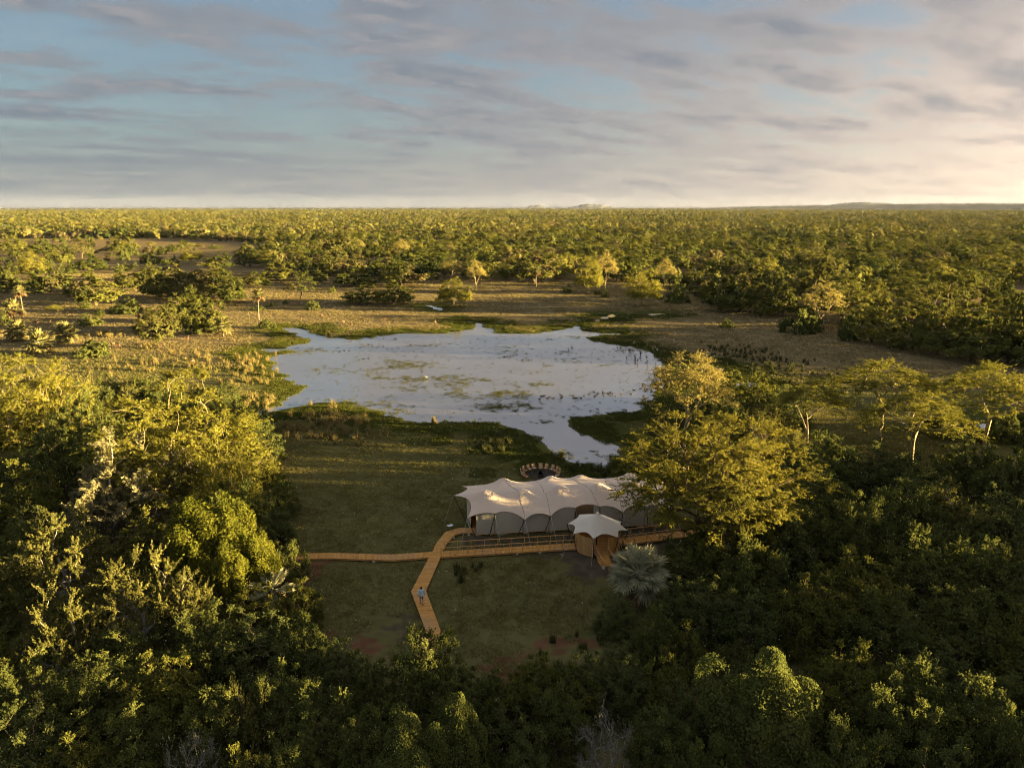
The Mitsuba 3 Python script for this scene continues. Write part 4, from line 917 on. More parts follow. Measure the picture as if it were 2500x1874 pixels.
def canvas_wall(key, run, notch, r):
    """A hanging wall along points (s, t): its top follows the roof, its bottom hem has flaps."""
    run = np.array(run, float)
    d = np.r_[0, np.cumsum(np.linalg.norm(np.diff(run, axis=0), axis=1))]
    m = max(4, int(d[-1] / 0.25))
    u = np.linspace(0, d[-1], m + 1)
    s, t = np.interp(u, d, run[:, 0]), np.interp(u, d, run[:, 1])
    low = 0.66 + 0.0 * u
    phase = r.uniform(0, 2)
    low = low - np.where(((u * 0.62 + phase) % 2.0) < 0.75, 0.22, 0.0) * notch
    wav = 0.02 * np.sin(u * 3.1 + phase)
    top = np.array([roof_under(a, b) - 0.06 for a, b in zip(s, t)])
    v, f = [], []
    rows = 6
    for k in range(m + 1):
        for h in range(rows):
            z = low[k] + (top[k] - low[k]) * h / (rows - 1)
            bow = 0.05 * math.sin(math.pi * h / (rows - 1))
            v.append(tent(s[k], t[k] - bow + wav[k], z))
    for k in range(m):
        for h in range(rows - 1):
            a = k * rows + h
            f.append([a, a + rows, a + rows + 1, a + 1])
    v = np.array(v)
    back = v + np.array([TB[0], TB[1], 0]) * 0.012
    f = np.array(f)
    part(key, (np.vstack([v, back]), np.vstack([f, f[:, ::-1] + len(v)])), 'wall_canvas', smooth=30)


r_ = np.random.default_rng(12)
walls = [((0.5, 0.35), (2.65, 0.3)), ((2.72, 0.3), (6.0, 0.3)), ((6.07, 0.3), (9.1, 0.3)), ((9.17, 0.3), (12.2, 0.3)), ((14.5, 0.3), (17.7, 0.3)), ((17.78, 0.3), (20.8, 0.3)), ((20.87, 0.3), (23.2, 0.35))]
for n, w in enumerate(walls): canvas_wall('large_tent__wall_panel' + (f'_{n:03d}' if n else ''), w, 1, r_)
ends = [[(0.0, 2.0), (-0.25, 3.0), (-0.3, 4.4), (-0.2, 6.0), (0.1, 7.8), (0.5, 8.8)], [(23.3, 0.6), (23.7, 4.5), (23.3, 8.8)], [(0.7, 8.9), (6.0, 9.0)], [(17.0, 9.0), (23.0, 8.9)]]
for n, w in enumerate(ends): canvas_wall(f'large_tent__wall_panel_{len(walls) + n:03d}', w, 0.4, r_)
# floor on feet
fl = [tent(0.2, 0.25, 0.7), tent(23.4, 0.25, 0.7)], [tent(0.2, 9.0, 0.7), tent(23.4, 9.0, 0.7)]
v, f, uv = strip_planks(fl[0], fl[1])
part('large_tent__floor', (v, f), 'planks', uv=uv); labels['large_tent__floor'] = {'kind': 'stuff'}
n = 0
for s in np.arange(0.8, 23.5, 2.8):
    for t in (0.6, 4.6, 8.6):
        q = tent(s, t, 0)
        footing('large_tent__footing' + (f'_{n:03d}' if n else ''), q[0], q[1], 0.66); n += 1
# edge poles with their guy ropes
n = 0
for s, t, z, ds, dt in ((2.7, -0.1, 3.4, -0.7, 0.15), (6.1, -0.75, 2.7, -0.7, 0.8), (9.15, -0.75, 3.0, -0.6, 0.8), (12.2, 0.0, 3.55, 0.05, 0.1), (15.2, 0.0, 3.55, 0.05, 0.1), (17.8, -0.75, 3.0, 0.0, 0.8), (20.9, -0.1, 3.3, 0.3, 0.15), (-0.6, -0.7, 3.25, 1.0, 1.05), (24.0, -0.7, 3.1, -0.6, 1.0), (-1.9, 4.6, 3.95, 1.5, 0.0)):
    key = '' if n == 0 else f'_{n:03d}'
    part('large_tent__edge_pole' + key, rod(tent(s + ds, t + dt, 0.45), tent(s, t, z), 0.045), 'dark_steel')
    out = (-1.2, 0) if s < -1.5 else (0.35 * (1 if s > 1 else -3.2), -2.7)
    g = tent(s + out[0], t + out[1], 0); g[2] = ground_z(g[0], g[1])
    part('large_tent__guy_rope' + key, rod(tent(s, t, z), g, 0.013, 5), 'rope')
    n += 1
label('large_tent__edge_pole', 'slim dark leaning pole holding up the scalloped edge', 'pole'); del labels['large_tent__edge_pole']['category']

# ---- entrance canopy: a round deck, two curved plank screens, a ramp and a star-shaped pale sheet
CX, CY, CR = 9.65, 76.3, 2.55
key = 'entrance_canopy'
stars = [(6.23, 76.6, 3.21), (6.71, 74.5, 2.96), (8.83, 73.0, 3.1), (11.62, 73.6, 2.94), (13.05, 75.9, 2.72), (12.67, 78.0, 2.8), (10.54, 79.5, 3.1), (7.78, 79.2, 3.2)]
stars.sort(key=lambda q: math.atan2(q[1] - CY, q[0] - CX))
apex = np.array([9.57, 76.2, 4.80])
m, rings = 96, 22
ang = np.linspace(-math.pi, math.pi, m, endpoint=False)
sa = np.array([math.atan2(q[1] - CY, q[0] - CX) for q in stars])
edge_pts = []
for a in ang:
    k = np.searchsorted(sa, a)
    p0, p1 = np.array(stars[(k - 1) % 8]), np.array(stars[k % 8])
    a0, a1 = sa[(k - 1) % 8], sa[k % 8]
    if a0 > a: a0 -= 2 * math.pi
    if a1 < a: a1 += 2 * math.pi
    u = (a - a0) / (a1 - a0)
    q = p0 + (p1 - p0) * u
    sag = 4 * u * (1 - u)
    toward = np.array([apex[0] - q[0], apex[1] - q[1], 0]) * 0.17 * sag
    edge_pts.append(q + toward + [0, 0, 0.30 * sag])
edge_pts = np.array(edge_pts)
cv = []
for rr in np.linspace(0, 1, rings + 1)[1:]:
    z = apex[2] + (edge_pts[:, 2] - apex[2]) * (rr ** 0.72)
    xy = apex[:2] + (edge_pts[:, :2] - apex[:2]) * rr
    cv.append(np.c_[xy, z])
cv = np.vstack([apex[None], *cv])
cf = [[0, 1 + k, 1 + (k + 1) % m] for k in range(m)]
for a in range(rings - 1):
    o = 1 + a * m
    for k in range(m):
        cf += [[o + k, o + m + k, o + m + (k + 1) % m], [o + k, o + m + (k + 1) % m, o + (k + 1) % m]]
cf = np.array(cf)
part(f'{key}__sheet', (np.vstack([cv, cv - [0, 0, 0.015]]), np.vstack([cf, cf[:, ::-1] + len(cv)])), 'pale_canvas', smooth=True)
part(f'{key}__mast', rod([apex[0], apex[1], 0.8], apex - [0, 0, 0.02], 0.06), 'dark_steel')
part(f'{key}__mast__cap', tube([apex - [0, 0, 0.12], apex + [0, 0, 0.05], apex + [0, 0, 0.10]], [0.17, 0.11, 0.02], 10, cap=True), 'pale_canvas', smooth=40)
for n, q in enumerate(stars):
    d = np.array([q[0] - CX, q[1] - CY]); d /= np.linalg.norm(d)
    foot = [q[0] - d[0] * 0.75, q[1] - d[1] * 0.75, 0.2]
    part(f'{key}__edge_pole' + (f'_{n:03d}' if n else ''), rod(foot, q, 0.04), 'dark_steel')
    gq = [q[0] + d[0] * 1.5, q[1] + d[1] * 1.5]
    if n in (0, 1, 2, 3): part(f'{key}__guy_rope' + (f'_{n:03d}' if n else ''), rod(q, [*gq, ground_z(*gq)], 0.012, 5), 'rope')
# round deck
v, f, us, k0 = [], [], [], 0
for n, y in enumerate(np.arange(-CR + 0.02, CR, 0.147)):
    y1 = min(y + 0.135, CR - 0.01)
    w0, w1 = math.sqrt(max(CR ** 2 - y ** 2, 0.01)), math.sqrt(max(CR ** 2 - y1 ** 2, 0.01))
    top = np.array([[CX - w0, CY + y, 0.806], [CX + w0, CY + y, 0.806], [CX + w1, CY + y1, 0.806], [CX - w1, CY + y1, 0.806]])
    v += [top, top - [0, 0, 0.045]]
    f.append(np.array([[0, 1, 2], [0, 2, 3], [4, 6, 5], [4, 7, 6], [0, 4, 5], [0, 5, 1], [1, 5, 6], [1, 6, 2], [2, 6, 7], [2, 7, 3], [3, 7, 4], [3, 4, 0]]) + k0); k0 += 8
    us += [r_.uniform(0, 1)] * 8
part(f'{key}__round_deck', (np.vstack(v), np.vstack(f)), 'planks', uv=np.c_[us, us]); labels[f'{key}__round_deck'] = {'kind': 'stuff'}


def screen(name, a0, a1, low, high):
    """Upright boards side by side on an arc of the deck's rim."""
    v, f, us, k0 = [], [], [], 0
    m = int(abs(a1 - a0) * CR / 0.175)
    for n in range(m):
        b0, b1 = a0 + (a1 - a0) * (n + 0.03) / m, a0 + (a1 - a0) * (n + 0.97) / m
        ro = CR + 0.03 + r_.uniform(-0.012, 0.012)
        hz = high + r_.uniform(-0.02, 0.02)
        c = [[CX + rr * math.cos(b), CY + rr * math.sin(b), z] for z in (low, hz) for b, rr in ((b0, ro), (b1, ro), (b1, ro - 0.03), (b0, ro - 0.03))]
        v.append(np.array(c))
        f.append(np.array([[0, 2, 1], [0, 3, 2], [4, 5, 6], [4, 6, 7], [0, 1, 5], [0, 5, 4], [1, 2, 6], [1, 6, 5], [2, 3, 7], [2, 7, 6], [3, 0, 4], [3, 4, 7]]) + k0); k0 += 8
        us += [r_.uniform(0, 1)] * 8
    part(name, (np.vstack(v), np.vstack(f)), 'planks', uv=np.c_[us, us]); labels[name] = {'kind': 'stuff'}


screen(f'{key}__plank_screen', math.radians(192), math.radians(252), 0.52, 2.75)
screen(f'{key}__plank_screen_001', math.radians(292), math.radians(340), 0.52, 2.75)
screen(f'{key}__plank_screen_002', math.radians(30), math.radians(150), 0.52, 2.1)
for n, a in enumerate((192, 252, 292, 340)):
    q = [CX + (CR + 0.02) * math.cos(math.radians(a)), CY + (CR + 0.02) * math.sin(math.radians(a))]
    part(f'{key}__corner_post' + (f'_{n:03d}' if n else ''), beam([*q, -0.1], [*q, 2.85], 0.11, 0.11), 'timber')
for n, a in enumerate((200, 235, 300, 345, 60, 120)):
    footing(f'{key}__footing' + (f'_{n:03d}' if n else ''), CX + 2.2 * math.cos(math.radians(a)), CY + 2.2 * math.sin(math.radians(a)), 0.75)
label(key, 'small pale star-shaped canopy over a round deck with curved plank screens', 'canopy')

# ramp down from the round deck
cl = np.array([[9.95, 73.95, 0.80], [9.98, 72.9, 0.66], [10.25, 71.8, 0.50], [10.8, 70.75, 0.36], [11.6, 69.9, 0.28], [12.6, 69.4, 0.26]])
cl = np.stack([np.interp(np.linspace(0, 5, 21), range(6), cl[:, c]) for c in range(3)], 1)
cl[1:-1] = (cl[:-2] + 2 * cl[1:-1] + cl[2:]) / 4
tang = unit(np.gradient(cl, axis=0)); side = unit(np.cross(tang, [0, 0, 1.0]))
wl, wr = cl - side * 0.68, cl + side * 0.68
v, f, uv = strip_planks(wl, wr)
part('ramp__decking', (v, f), 'planks', uv=uv); labels['ramp__decking'] = {'kind': 'stuff'}
part('ramp__beam', join([beam(A[k] - [0, 0, 0.12], A[k + 1] - [0, 0, 0.12], 0.05, 0.15) for A in (wl + side * 0.05, wr - side * 0.05) for k in range(20)]), 'timber')
for rail_name, A in (('ramp__railing', wl), ('ramp__railing_001', wr)):
    railing(rail_name, A[::4] if len(A[::4]) > 1 else A, 1.0, 1.2)
for n, k in enumerate((9, 15)):
    for A in (wl, wr):
        c = n * 2 + (A is wr)
        footing('ramp__footing' + (f'_{c:03d}' if c else ''), A[k][0], A[k][1], A[k][2] - 0.05)
label('ramp', 'curved timber ramp with handrails going down from the round deck beside the palm', 'ramp')

# ---- fire circle behind the tent
FX, FY = 4.1, 99.2
fz = ground_z(FX, FY)
a = np.linspace(0, 2 * math.pi, 48, endpoint=False)
disc = np.vstack([[[FX, FY, fz + 0.10]], np.c_[FX + 3.1 * np.cos(a), FY + 3.1 * np.sin(a), 0 * a + fz + 0.10], np.c_[FX + 3.2 * np.cos(a), FY + 3.2 * np.sin(a), 0 * a + fz - 0.3]])
df = [[0, 1 + k, 1 + (k + 1) % 48] for k in range(48)] + [[1 + k, 49 + k, 49 + (k + 1) % 48] for k in range(48)] + [[1 + k, 49 + (k + 1) % 48, 1 + (k + 1) % 48] for k in range(48)]
scene['dark_gravel'] = matt((0.045, 0.040, 0.040), 0.5, 6.0)
part('fire_circle', (disc, np.array(df)), 'dark_gravel')
label('fire_circle', 'round dark gravel floor behind the big tent, ringed by chairs', 'floor', kind='structure')
bowl = trimesh.creation.revolve(np.array([[0.0, 0.10], [0.35, 0.12], [0.52, 0.30], [0.58, 0.42], [0.52, 0.42], [0.40, 0.24], [0.0, 0.18]]), sections=24)
bv = np.array(bowl.vertices) + [FX, FY, fz]
part('fire_bowl__bowl', (bv, np.array(bowl.faces)), 'dark_steel', smooth=40)
logs = [rod([FX + 0.32 * math.cos(q), FY + 0.32 * math.sin(q), fz + 0.30], [FX - 0.1 * math.cos(q), FY - 0.1 * math.sin(q), fz + 0.55], 0.05, 6) for q in (0.3, 1.6, 2.8, 4.1, 5.3)]
part('fire_bowl__log', join(logs), 'dark_timber')
fl_ = []
for q in np.linspace(0, 6.28, 9)[:-1]:
    b = np.array([FX + 0.2 * math.cos(q), FY + 0.2 * math.sin(q), fz + 0.35])
    fl_.append(tube([b, b + [0.04 * math.cos(q * 3), 0.03, 0.22], b + [-0.10 * math.cos(q), -0.10 * math.sin(q), 0.55 + 0.1 * math.sin(q * 5)]], [0.09, 0.07, 0.004], 6))
fm = join(fl_)
scene['fire_bowl__flame'] = mikit.ply(fm, {'type': 'diffuse', 'reflectance': {'type': 'rgb', 'value': [0.4, 0.15, 0.05]}}, emitter={'type': 'area', 'radiance': {'type': 'rgb', 'value': [0.55, 0.17, 0.06]}})
label('fire_bowl', 'low dark fire bowl with small orange flames in the middle of the chair circle', 'fire bowl')
scene['chair_canvas'] = matt((0.62, 0.42, 0.24), 0.12, 2.0)
scene['pale_cushion'] = matt((0.60, 0.56, 0.50), 0.1, 2.0)
scene['chair_wood'] = matt((0.25, 0.12, 0.05), 0.2, 2.0)


def tr(mesh, x, y, z, a):
    v, f = mesh
    c, s = math.cos(a), math.sin(a)
    return np.asarray(v) @ np.array([[c, s, 0], [-s, c, 0], [0, 0, 1]]) + [x, y, z], f


CH = [('far left', 172), ('second', 150), ('third', 128), ('', 110), ('', 88), ('', 70), ('', 48), ('', 30), ('', 14), ('', 196), ('', 215), ('', -6), ('', -25)]
names = ['leftmost pale lit chair of the fire circle, catching the sun', 'lit chair second from the left in the fire circle', 'tan chair at the back left of the fire circle', 'tan chair at the back of the fire circle, just left of its middle',
         'tan chair at the very back of the fire circle', 'tan chair at the back of the fire circle, just right of its middle', 'tan chair at the back right of the fire circle', 'brown chair on the right side of the fire circle, third from the roof edge', 'brown chair on the right side of the fire circle, second from the roof edge',
         'brown chair on the left side of the fire circle, just below the leftmost lit one', 'chair on the near left side of the fire circle, half hidden by the tent roof', 'pale chair on the right side of the fire circle, right above the roof edge', 'chair on the near right side of the fire circle, mostly behind the tent roof']
for n, (_, deg_) in enumerate(CH):
    a = math.radians(deg_)
    x, y = FX + 2.55 * math.cos(a), FY + 2.25 * math.sin(a)
    rot = a + math.pi / 2 + r_.uniform(-0.1, 0.1)         # the seat looks at the fire: local -y
    rot = a - math.pi / 2 + r_.uniform(-0.12, 0.12)
    k = 'chair' if n == 0 else f'chair_{n:03d}'
    z = fz + 0.10
    P = lambda m: tr(m, x, y, z, rot)
    # local frame: +y points away from the fire (the back), x across
    part(f'{k}__seat', P(box((0, 0, 0.46), (0.56, 0.50, 0.05))), 'chair_canvas' if n % 3 else 'pale_cushion')
    bk = box((0, 0, 0), (0.58, 0.04, 0.46)); bv_ = bk[0].copy(); bv_[:, 1] += 0.27 + 0.22 * (bv_[:, 2] + 0.23) ; bv_[:, 2] += 0.80
    part(f'{k}__backrest', P((bv_, bk[1])), 'chair_canvas')
    for q, (sx, sy) in enumerate(((-1, -1), (1, -1), (-1, 1), (1, 1))):
        part(f'{k}__leg' + (f'_{q:03d}' if q else ''), P(beam([sx * 0.29, sy * 0.24, 0], [sx * 0.29, sy * (0.24 if sy < 0 else 0.26), 0.66 if sy < 0 else 1.0], 0.04, 0.04)), 'chair_wood')
    for q, sx in enumerate((-1, 1)):
        part(f'{k}__armrest' + (f'_{q:03d}' if q else ''), P(beam([sx * 0.29, -0.28, 0.68], [sx * 0.29, 0.27, 0.68], 0.07, 0.03)), 'chair_wood')
    label(k, names[n], 'chair', 'chairs round the fire')

# ------------------------------------------------------------------ person, animals, birds
import manifold3d as m3


def ball(p, r, n=12):
    return m3.Manifold.sphere(r, n).translate([float(x) for x in p])


def bones(chain, n=12):
    """Hulls of the spheres at both ends of every bone. chain: [((x, y, z), r, (x, y, z), r), ...]"""
    return m3.Manifold.batch_boolean([m3.Manifold.batch_hull([ball(a, ra, n), ball(b, rb, n)]) for a, ra, b, rb in chain], m3.OpType.Add)


def smoothed(man, length, it=8):
    man = man.refine_to_length(length)
    g = man.to_mesh()
    t = trimesh.Trimesh(g.vert_properties[:, :3], g.tri_verts, process=True)
    trimesh.smoothing.filter_taubin(t, iterations=it)
    return np.array(t.vertices), np.array(t.faces)


# a man seen from behind, mid-stride; +y is forward
hipL, hipR = (-0.10, 0, 0.92), (0.10, 0, 0.92)
kneeL, kneeR = (-0.10, 0.16, 0.50), (0.10, -0.03, 0.50)
ankL, ankR = (-0.09, 0.17, 0.09), (0.10, -0.30, 0.16)
toeL, toeR = (-0.10, 0.36, 0.045), (0.11, -0.14, 0.05)
shL, shR = (-0.20, 0.02, 1.43), (0.20, 0.02, 1.43)
elL, elR = (-0.30, -0.10, 1.17), (0.30, 0.06, 1.17)
wrL, wrR = (-0.31, -0.05, 0.92), (0.31, 0.19, 0.95)
skin = [((0, 0.0, 0.95), 0.13, (0, 0.01, 1.15), 0.12), ((0, 0.01, 1.15), 0.12, (0, 0.02, 1.36), 0.13), (shL, 0.075, shR, 0.075), ((0, 0.02, 1.36), 0.12, (0, 0.03, 1.50), 0.055), ((0, 0.03, 1.48), 0.055, (0, 0.05, 1.60), 0.06),
        ((0, 0.045, 1.64), 0.092, (0, 0.055, 1.70), 0.088), ((0, 0.09, 1.60), 0.06, (0, 0.06, 1.66), 0.085), ((0, 0.14, 1.63), 0.014, (0, 0.15, 1.61), 0.017), ((-0.092, 0.04, 1.65), 0.018, (-0.095, 0.03, 1.62), 0.014), ((0.092, 0.04, 1.65), 0.018, (0.095, 0.03, 1.62), 0.014)]
for s, hip, knee, ank, toe, sh, el, wr in ((-1, hipL, kneeL, ankL, toeL, shL, elL, wrL), (1, hipR, kneeR, ankR, toeR, shR, elR, wrR)):
    skin += [(hip, 0.09, knee, 0.058), (knee, 0.058, ank, 0.036), (ank, 0.036, toe, 0.03), (sh, 0.058, el, 0.044), (el, 0.044, wr, 0.029)]
    w = np.array(wr)
    palm = w + [0, 0.01, -0.07]
    skin.append((wr, 0.028, tuple(palm), 0.034))
    for q, (dy, ln) in enumerate(((-0.028, 0.062), (-0.010, 0.075), (0.010, 0.078), (0.028, 0.068))):
        a, b, c = palm + [0, dy, -0.015], palm + [-0.004 * s, dy * 1.15, -0.015 - ln * 0.55], palm + [-0.022 * s, dy * 1.1, -0.015 - ln]
        skin += [(tuple(a), 0.010, tuple(b), 0.009), (tuple(b), 0.009, tuple(c), 0.008)]
    skin += [(tuple(palm + [0, 0.03, 0.02]), 0.011, tuple(palm + [-0.01 * s, 0.055, -0.02]), 0.010), (tuple(palm + [-0.01 * s, 0.055, -0.02]), 0.010, tuple(palm + [-0.018 * s, 0.05, -0.05]), 0.008)]
shirt = [((0, 0.0, 0.93), 0.172, (0, 0.01, 1.15), 0.155), ((0, 0.01, 1.15), 0.155, (0, 0.02, 1.36), 0.165), ((-0.10, 0, 0.90), 0.125, (0.10, 0, 0.90), 0.125), ((-0.07, 0.01, 1.1), 0.125, (0.07, 0.01, 1.1), 0.125), (shL, 0.095, shR, 0.095), ((0, 0.02, 1.42), 0.10, (0, 0.03, 1.50), 0.068)]
for sh, el in ((shL, elL), (shR, elR)):
    e = np.array(sh) + (np.array(el) - np.array(sh)) * 1.12
    shirt.append((sh, 0.085, tuple(e), 0.066))
shorts = [((-0.07, 0, 0.90), 0.125, (0.07, 0, 0.90), 0.125)]
for hip, knee in ((hipL, kneeL), (hipR, kneeR)):
    shorts.append((hip, 0.112, tuple(np.array(hip) + (np.array(knee) - np.array(hip)) * 0.85), 0.085))
PX, PY, PZ = -8.72, 63.6, 0.80
man = lambda m: tr(m, PX, PY, PZ, math.radians(8))
scene['skin'] = matt((0.42, 0.27, 0.19), 0.05, 4.0, 0.6)
scene['blue_cotton'] = matt((0.42, 0.62, 0.74), 0.12, 5.0, 0.9)
scene['grey_cotton'] = matt((0.10, 0.115, 0.13), 0.15, 5.0, 0.9)
scene['leather'] = matt((0.10, 0.04, 0.02), 0.2, 5.0, 0.6)
scene['dark_hair'] = matt((0.02, 0.016, 0.014), 0.3, 30.0, 0.7)
part('person', man(smoothed(bones(skin), 0.03, 6)), 'skin', smooth=True)
part('person__shirt', man(smoothed(bones(shirt), 0.05, 8)), 'blue_cotton', smooth=True)
part('person__shorts', man(smoothed(bones(shorts), 0.05, 6)), 'grey_cotton', smooth=True)
part('person__hair', man(smoothed(bones([((0, 0.03, 1.66), 0.100, (0, 0.045, 1.715), 0.093), ((0, 0.0, 1.62), 0.075, (0, 0.02, 1.68), 0.092)]), 0.03, 4)), 'dark_hair', smooth=True)
for q, (ank, toe) in enumerate(((ankL, toeL), (ankR, toeR))):
    heel = np.array(ank) + [0, -0.035, -0.045]
    part('person__shoe' + ('_001' if q else ''), man(smoothed(bones([(tuple(heel), 0.046, toe, 0.043), (ank, 0.044, tuple(heel), 0.046)]), 0.03, 4)), 'leather', smooth=True)
label('person', 'person in a light blue shirt and dark shorts walking away along the zigzag boardwalk', 'person')

# antelope: one continuous mesh, head up or grazing; +y forward


def antelope(graze):
    hz = 0.30 if graze else 1.25
    neck0, head = (0, 0.45, 0.92), ((0, 0.98, 0.22) if graze else (0, 0.78, 1.30))
    muzzle = (0, 1.06, 0.06) if graze else (0, 0.98, 1.22)
    c = [((0, -0.42, 0.80), 0.21, (0, 0.0, 0.76), 0.20), ((0, 0.0, 0.76), 0.20, (0, 0.38, 0.78), 0.22), (neck0, 0.16, tuple((np.array(neck0) + head) / 2), 0.095), (tuple((np.array(neck0) + head) / 2), 0.095, head, 0.085), (head, 0.085, muzzle, 0.045), ((0, -0.6, 0.86), 0.05, (0, -0.68, 0.58), 0.025)]
    for s in (-1, 1):
        c += [((s * 0.12, 0.38, 0.72), 0.11, (s * 0.11, 0.40, 0.40), 0.05), ((s * 0.11, 0.40, 0.40), 0.05, (s * 0.11, 0.40, 0.03), 0.032),
              ((s * 0.12, -0.44, 0.78), 0.15, (s * 0.12, -0.34, 0.50), 0.07), ((s * 0.12, -0.34, 0.50), 0.07, (s * 0.12, -0.54, 0.32), 0.045), ((s * 0.12, -0.54, 0.32), 0.045, (s * 0.12, -0.50, 0.03), 0.032),
              (tuple(np.array(head) + [s * 0.05, -0.04, 0.06]), 0.03, tuple(np.array(head) + [s * 0.16, -0.08, 0.13]), 0.018)]
    return smoothed(bones(c, 8), 0.12, 5)


scene['tawny_hide'] = matt((0.17, 0.10, 0.055), 0.25, 3.0, 0.8)
for g_ in (0, 1): scene[f'antelope_shape_{g_}'] = {'type': 'shapegroup', 'body': mikit.ply(antelope(g_), 'tawny_hide', smooth=True)}
for n, (x, y, text) in enumerate(ANTELOPES):
    k = 'antelope' if n == 0 else f'antelope_{n:03d}'
    scene[k] = {'type': 'instance', 'group': {'type': 'ref', 'id': f'antelope_shape_{n % 2}'}, 'to_world': T().translate([x, y, ground_z(x, y)]).rotate([0, 0, 1], rnd.uniform(0, 360)).scale(1.05)}
    label(k, text, 'antelope', 'antelopes on the plain')

duck = [((0, -0.16, 0.05), 0.085, (0, 0.10, 0.06), 0.11), ((0, -0.34, 0.10), 0.02, (0, -0.16, 0.06), 0.075), ((0, 0.15, 0.10), 0.05, (0, 0.20, 0.26), 0.035), ((0, 0.20, 0.26), 0.045, (0, 0.24, 0.27), 0.04), ((0, 0.25, 0.265), 0.02, (0, 0.34, 0.25), 0.012)]
wader = [((0, -0.16, 0.52), 0.09, (0, 0.10, 0.58), 0.11), ((0, -0.36, 0.46), 0.02, (0, -0.16, 0.52), 0.075), ((0, 0.13, 0.62), 0.05, (0, 0.18, 0.84), 0.03), ((0, 0.18, 0.84), 0.045, (0, 0.21, 0.86), 0.04), ((0, 0.22, 0.86), 0.018, (0, 0.42, 0.82), 0.008),
         ((0.05, -0.02, 0.5), 0.03, (0.05, -0.02, -0.05), 0.016), ((-0.05, -0.02, 0.5), 0.03, (-0.05, -0.02, -0.05), 0.016)]
scene['dark_feather'] = matt((0.025, 0.022, 0.020), 0.4, 8.0, 0.6)
scene['white_feather'] = matt((0.78, 0.76, 0.72), 0.06, 8.0, 0.8)
for nm, c, mt in (('duck', duck, 'dark_feather'), ('wader', wader, 'dark_feather'), ('egret', wader, 'white_feather')):
    scene[f'{nm}_shape'] = {'type': 'shapegroup', 'body': mikit.ply(smoothed(bones(c, 8), 0.07, 4), mt, smooth=True)}
for n, (x, y) in enumerate(DUCKS):
    k = numbered('water_bird')
    big = y > 168 and x > 15
    scene[k] = {'type': 'instance', 'group': {'type': 'ref', 'id': 'wader_shape' if big else 'duck_shape'}, 'to_world': T().translate([x, y, 0.0]).rotate([0, 0, 1], rnd.uniform(0, 360)).scale(1.3 if big else 1.25)}
    if big: label(k, 'dark long-legged bird standing in the shallows at the right of the pond', 'bird', 'dark wading birds')
    elif x < -10: label(k, 'small dark duck in the scattered flock on the left far side of the pond', 'bird', 'ducks at the left')
    else: label(k, 'dark duck floating in the flock on the right half of the pond', 'bird', 'ducks at the right')
for n, (x, y, text) in enumerate(EGRETS):
    k = numbered('egret')
    scene[k] = {'type': 'instance', 'group': {'type': 'ref', 'id': 'egret_shape'}, 'to_world': T().translate([x, y, max(ground_z(x, y), 0)]).rotate([0, 0, 1], rnd.uniform(0, 360)).scale(0.9)}
    label(k, text, 'bird', 'white birds')

# ------------------------------------------------------------------ fan palms
scene['palm_leaf'] = {'type': 'principledthin', 'base_color': mikit.proc(lambda p, n, uv: mix((0.21, 0.22, 0.125), (0.42, 0.415, 0.27), 0.6 * uv.x + 0.4 * noise(p.x * 3, p.y * 3, p.z * 3))), 'roughness': 0.5, 'diff_trans': 0.35, 'eta': 1.4}
scene['palm_green'] = leaf_bsdf((0.10, 0.11, 0.04), (0.26, 0.24, 0.09), 0.6)
scene['dry_leaf'] = {'type': 'principledthin', 'base_color': mikit.proc(lambda p, n, uv: mix((0.11, 0.075, 0.035), (0.24, 0.17, 0.085), uv.x)), 'roughness': 0.7, 'diff_trans': 0.4, 'eta': 1.3}
scene['palm_stem'] = matt((0.38, 0.40, 0.27), 0.15, 2.0)
scene['palm_trunk'] = matt((0.19, 0.155, 0.12), 0.35, 2.0)


def fan(r, seed, segs=44, stalk=1.5, droop=0.25):
    """One frond: a grooved stalk along +x and a folded round fan at its end. (stalk, blade, blade uv)"""
    g = np.random.default_rng(seed)
    n = 7
    s = np.linspace(0, 1, n)
    st = np.stack([stalk * s, 0 * s, -droop * 0.5 * stalk * s ** 2], 1)
    stalk_mesh = tube(st, np.linspace(0.05, 0.022, n), 5)
    end, tdir = st[-1], unit((st[-1] - st[-2])[None])[0]
    vs, fs, us = [], [], []
    for k in range(segs):
        a = math.radians(-150 + 300 * (k + 0.5) / segs) + g.normal(0, 0.02)
        ln = r * (0.78 + 0.22 * math.cos(a)) * g.uniform(0.93, 1.07)
        d = np.array([math.cos(a), math.sin(a), 0.22 * abs(math.sin(a))])
        d[2] += tdir[2] * math.cos(a) * 0.8
        w = np.array([-math.sin(a), math.cos(a), 0])
        hw = math.radians(300 / segs) * r * 0.36
        fold = 0.045 * r * (1 if k % 2 else -1)
        mid = end + d * ln * 0.55
        tip = end + d * ln + np.array([0, 0, -droop * ln * g.uniform(0.25, 0.55)])
        b = len(vs)
        vs += [end, mid + w * hw + [0, 0, fold], mid - w * hw - [0, 0, fold], tip]
        fs += [[b, b + 1, b + 2], [b + 1, b + 3, b + 2]]
        us += [g.uniform(0, 1)] * 4
    return stalk_mesh, (np.array(vs), np.array(fs)), np.c_[us, us]


def orient(m, az, el, base):
    """Turns a frond's +x to the bearing az and elevation el and sets it at base."""
    v, f = m
    c, s = math.cos(el), math.sin(el)
    v = np.asarray(v) @ np.array([[c, 0, s], [0, 1, 0], [-s, 0, c]])
    return tr((v, f), *base, az)


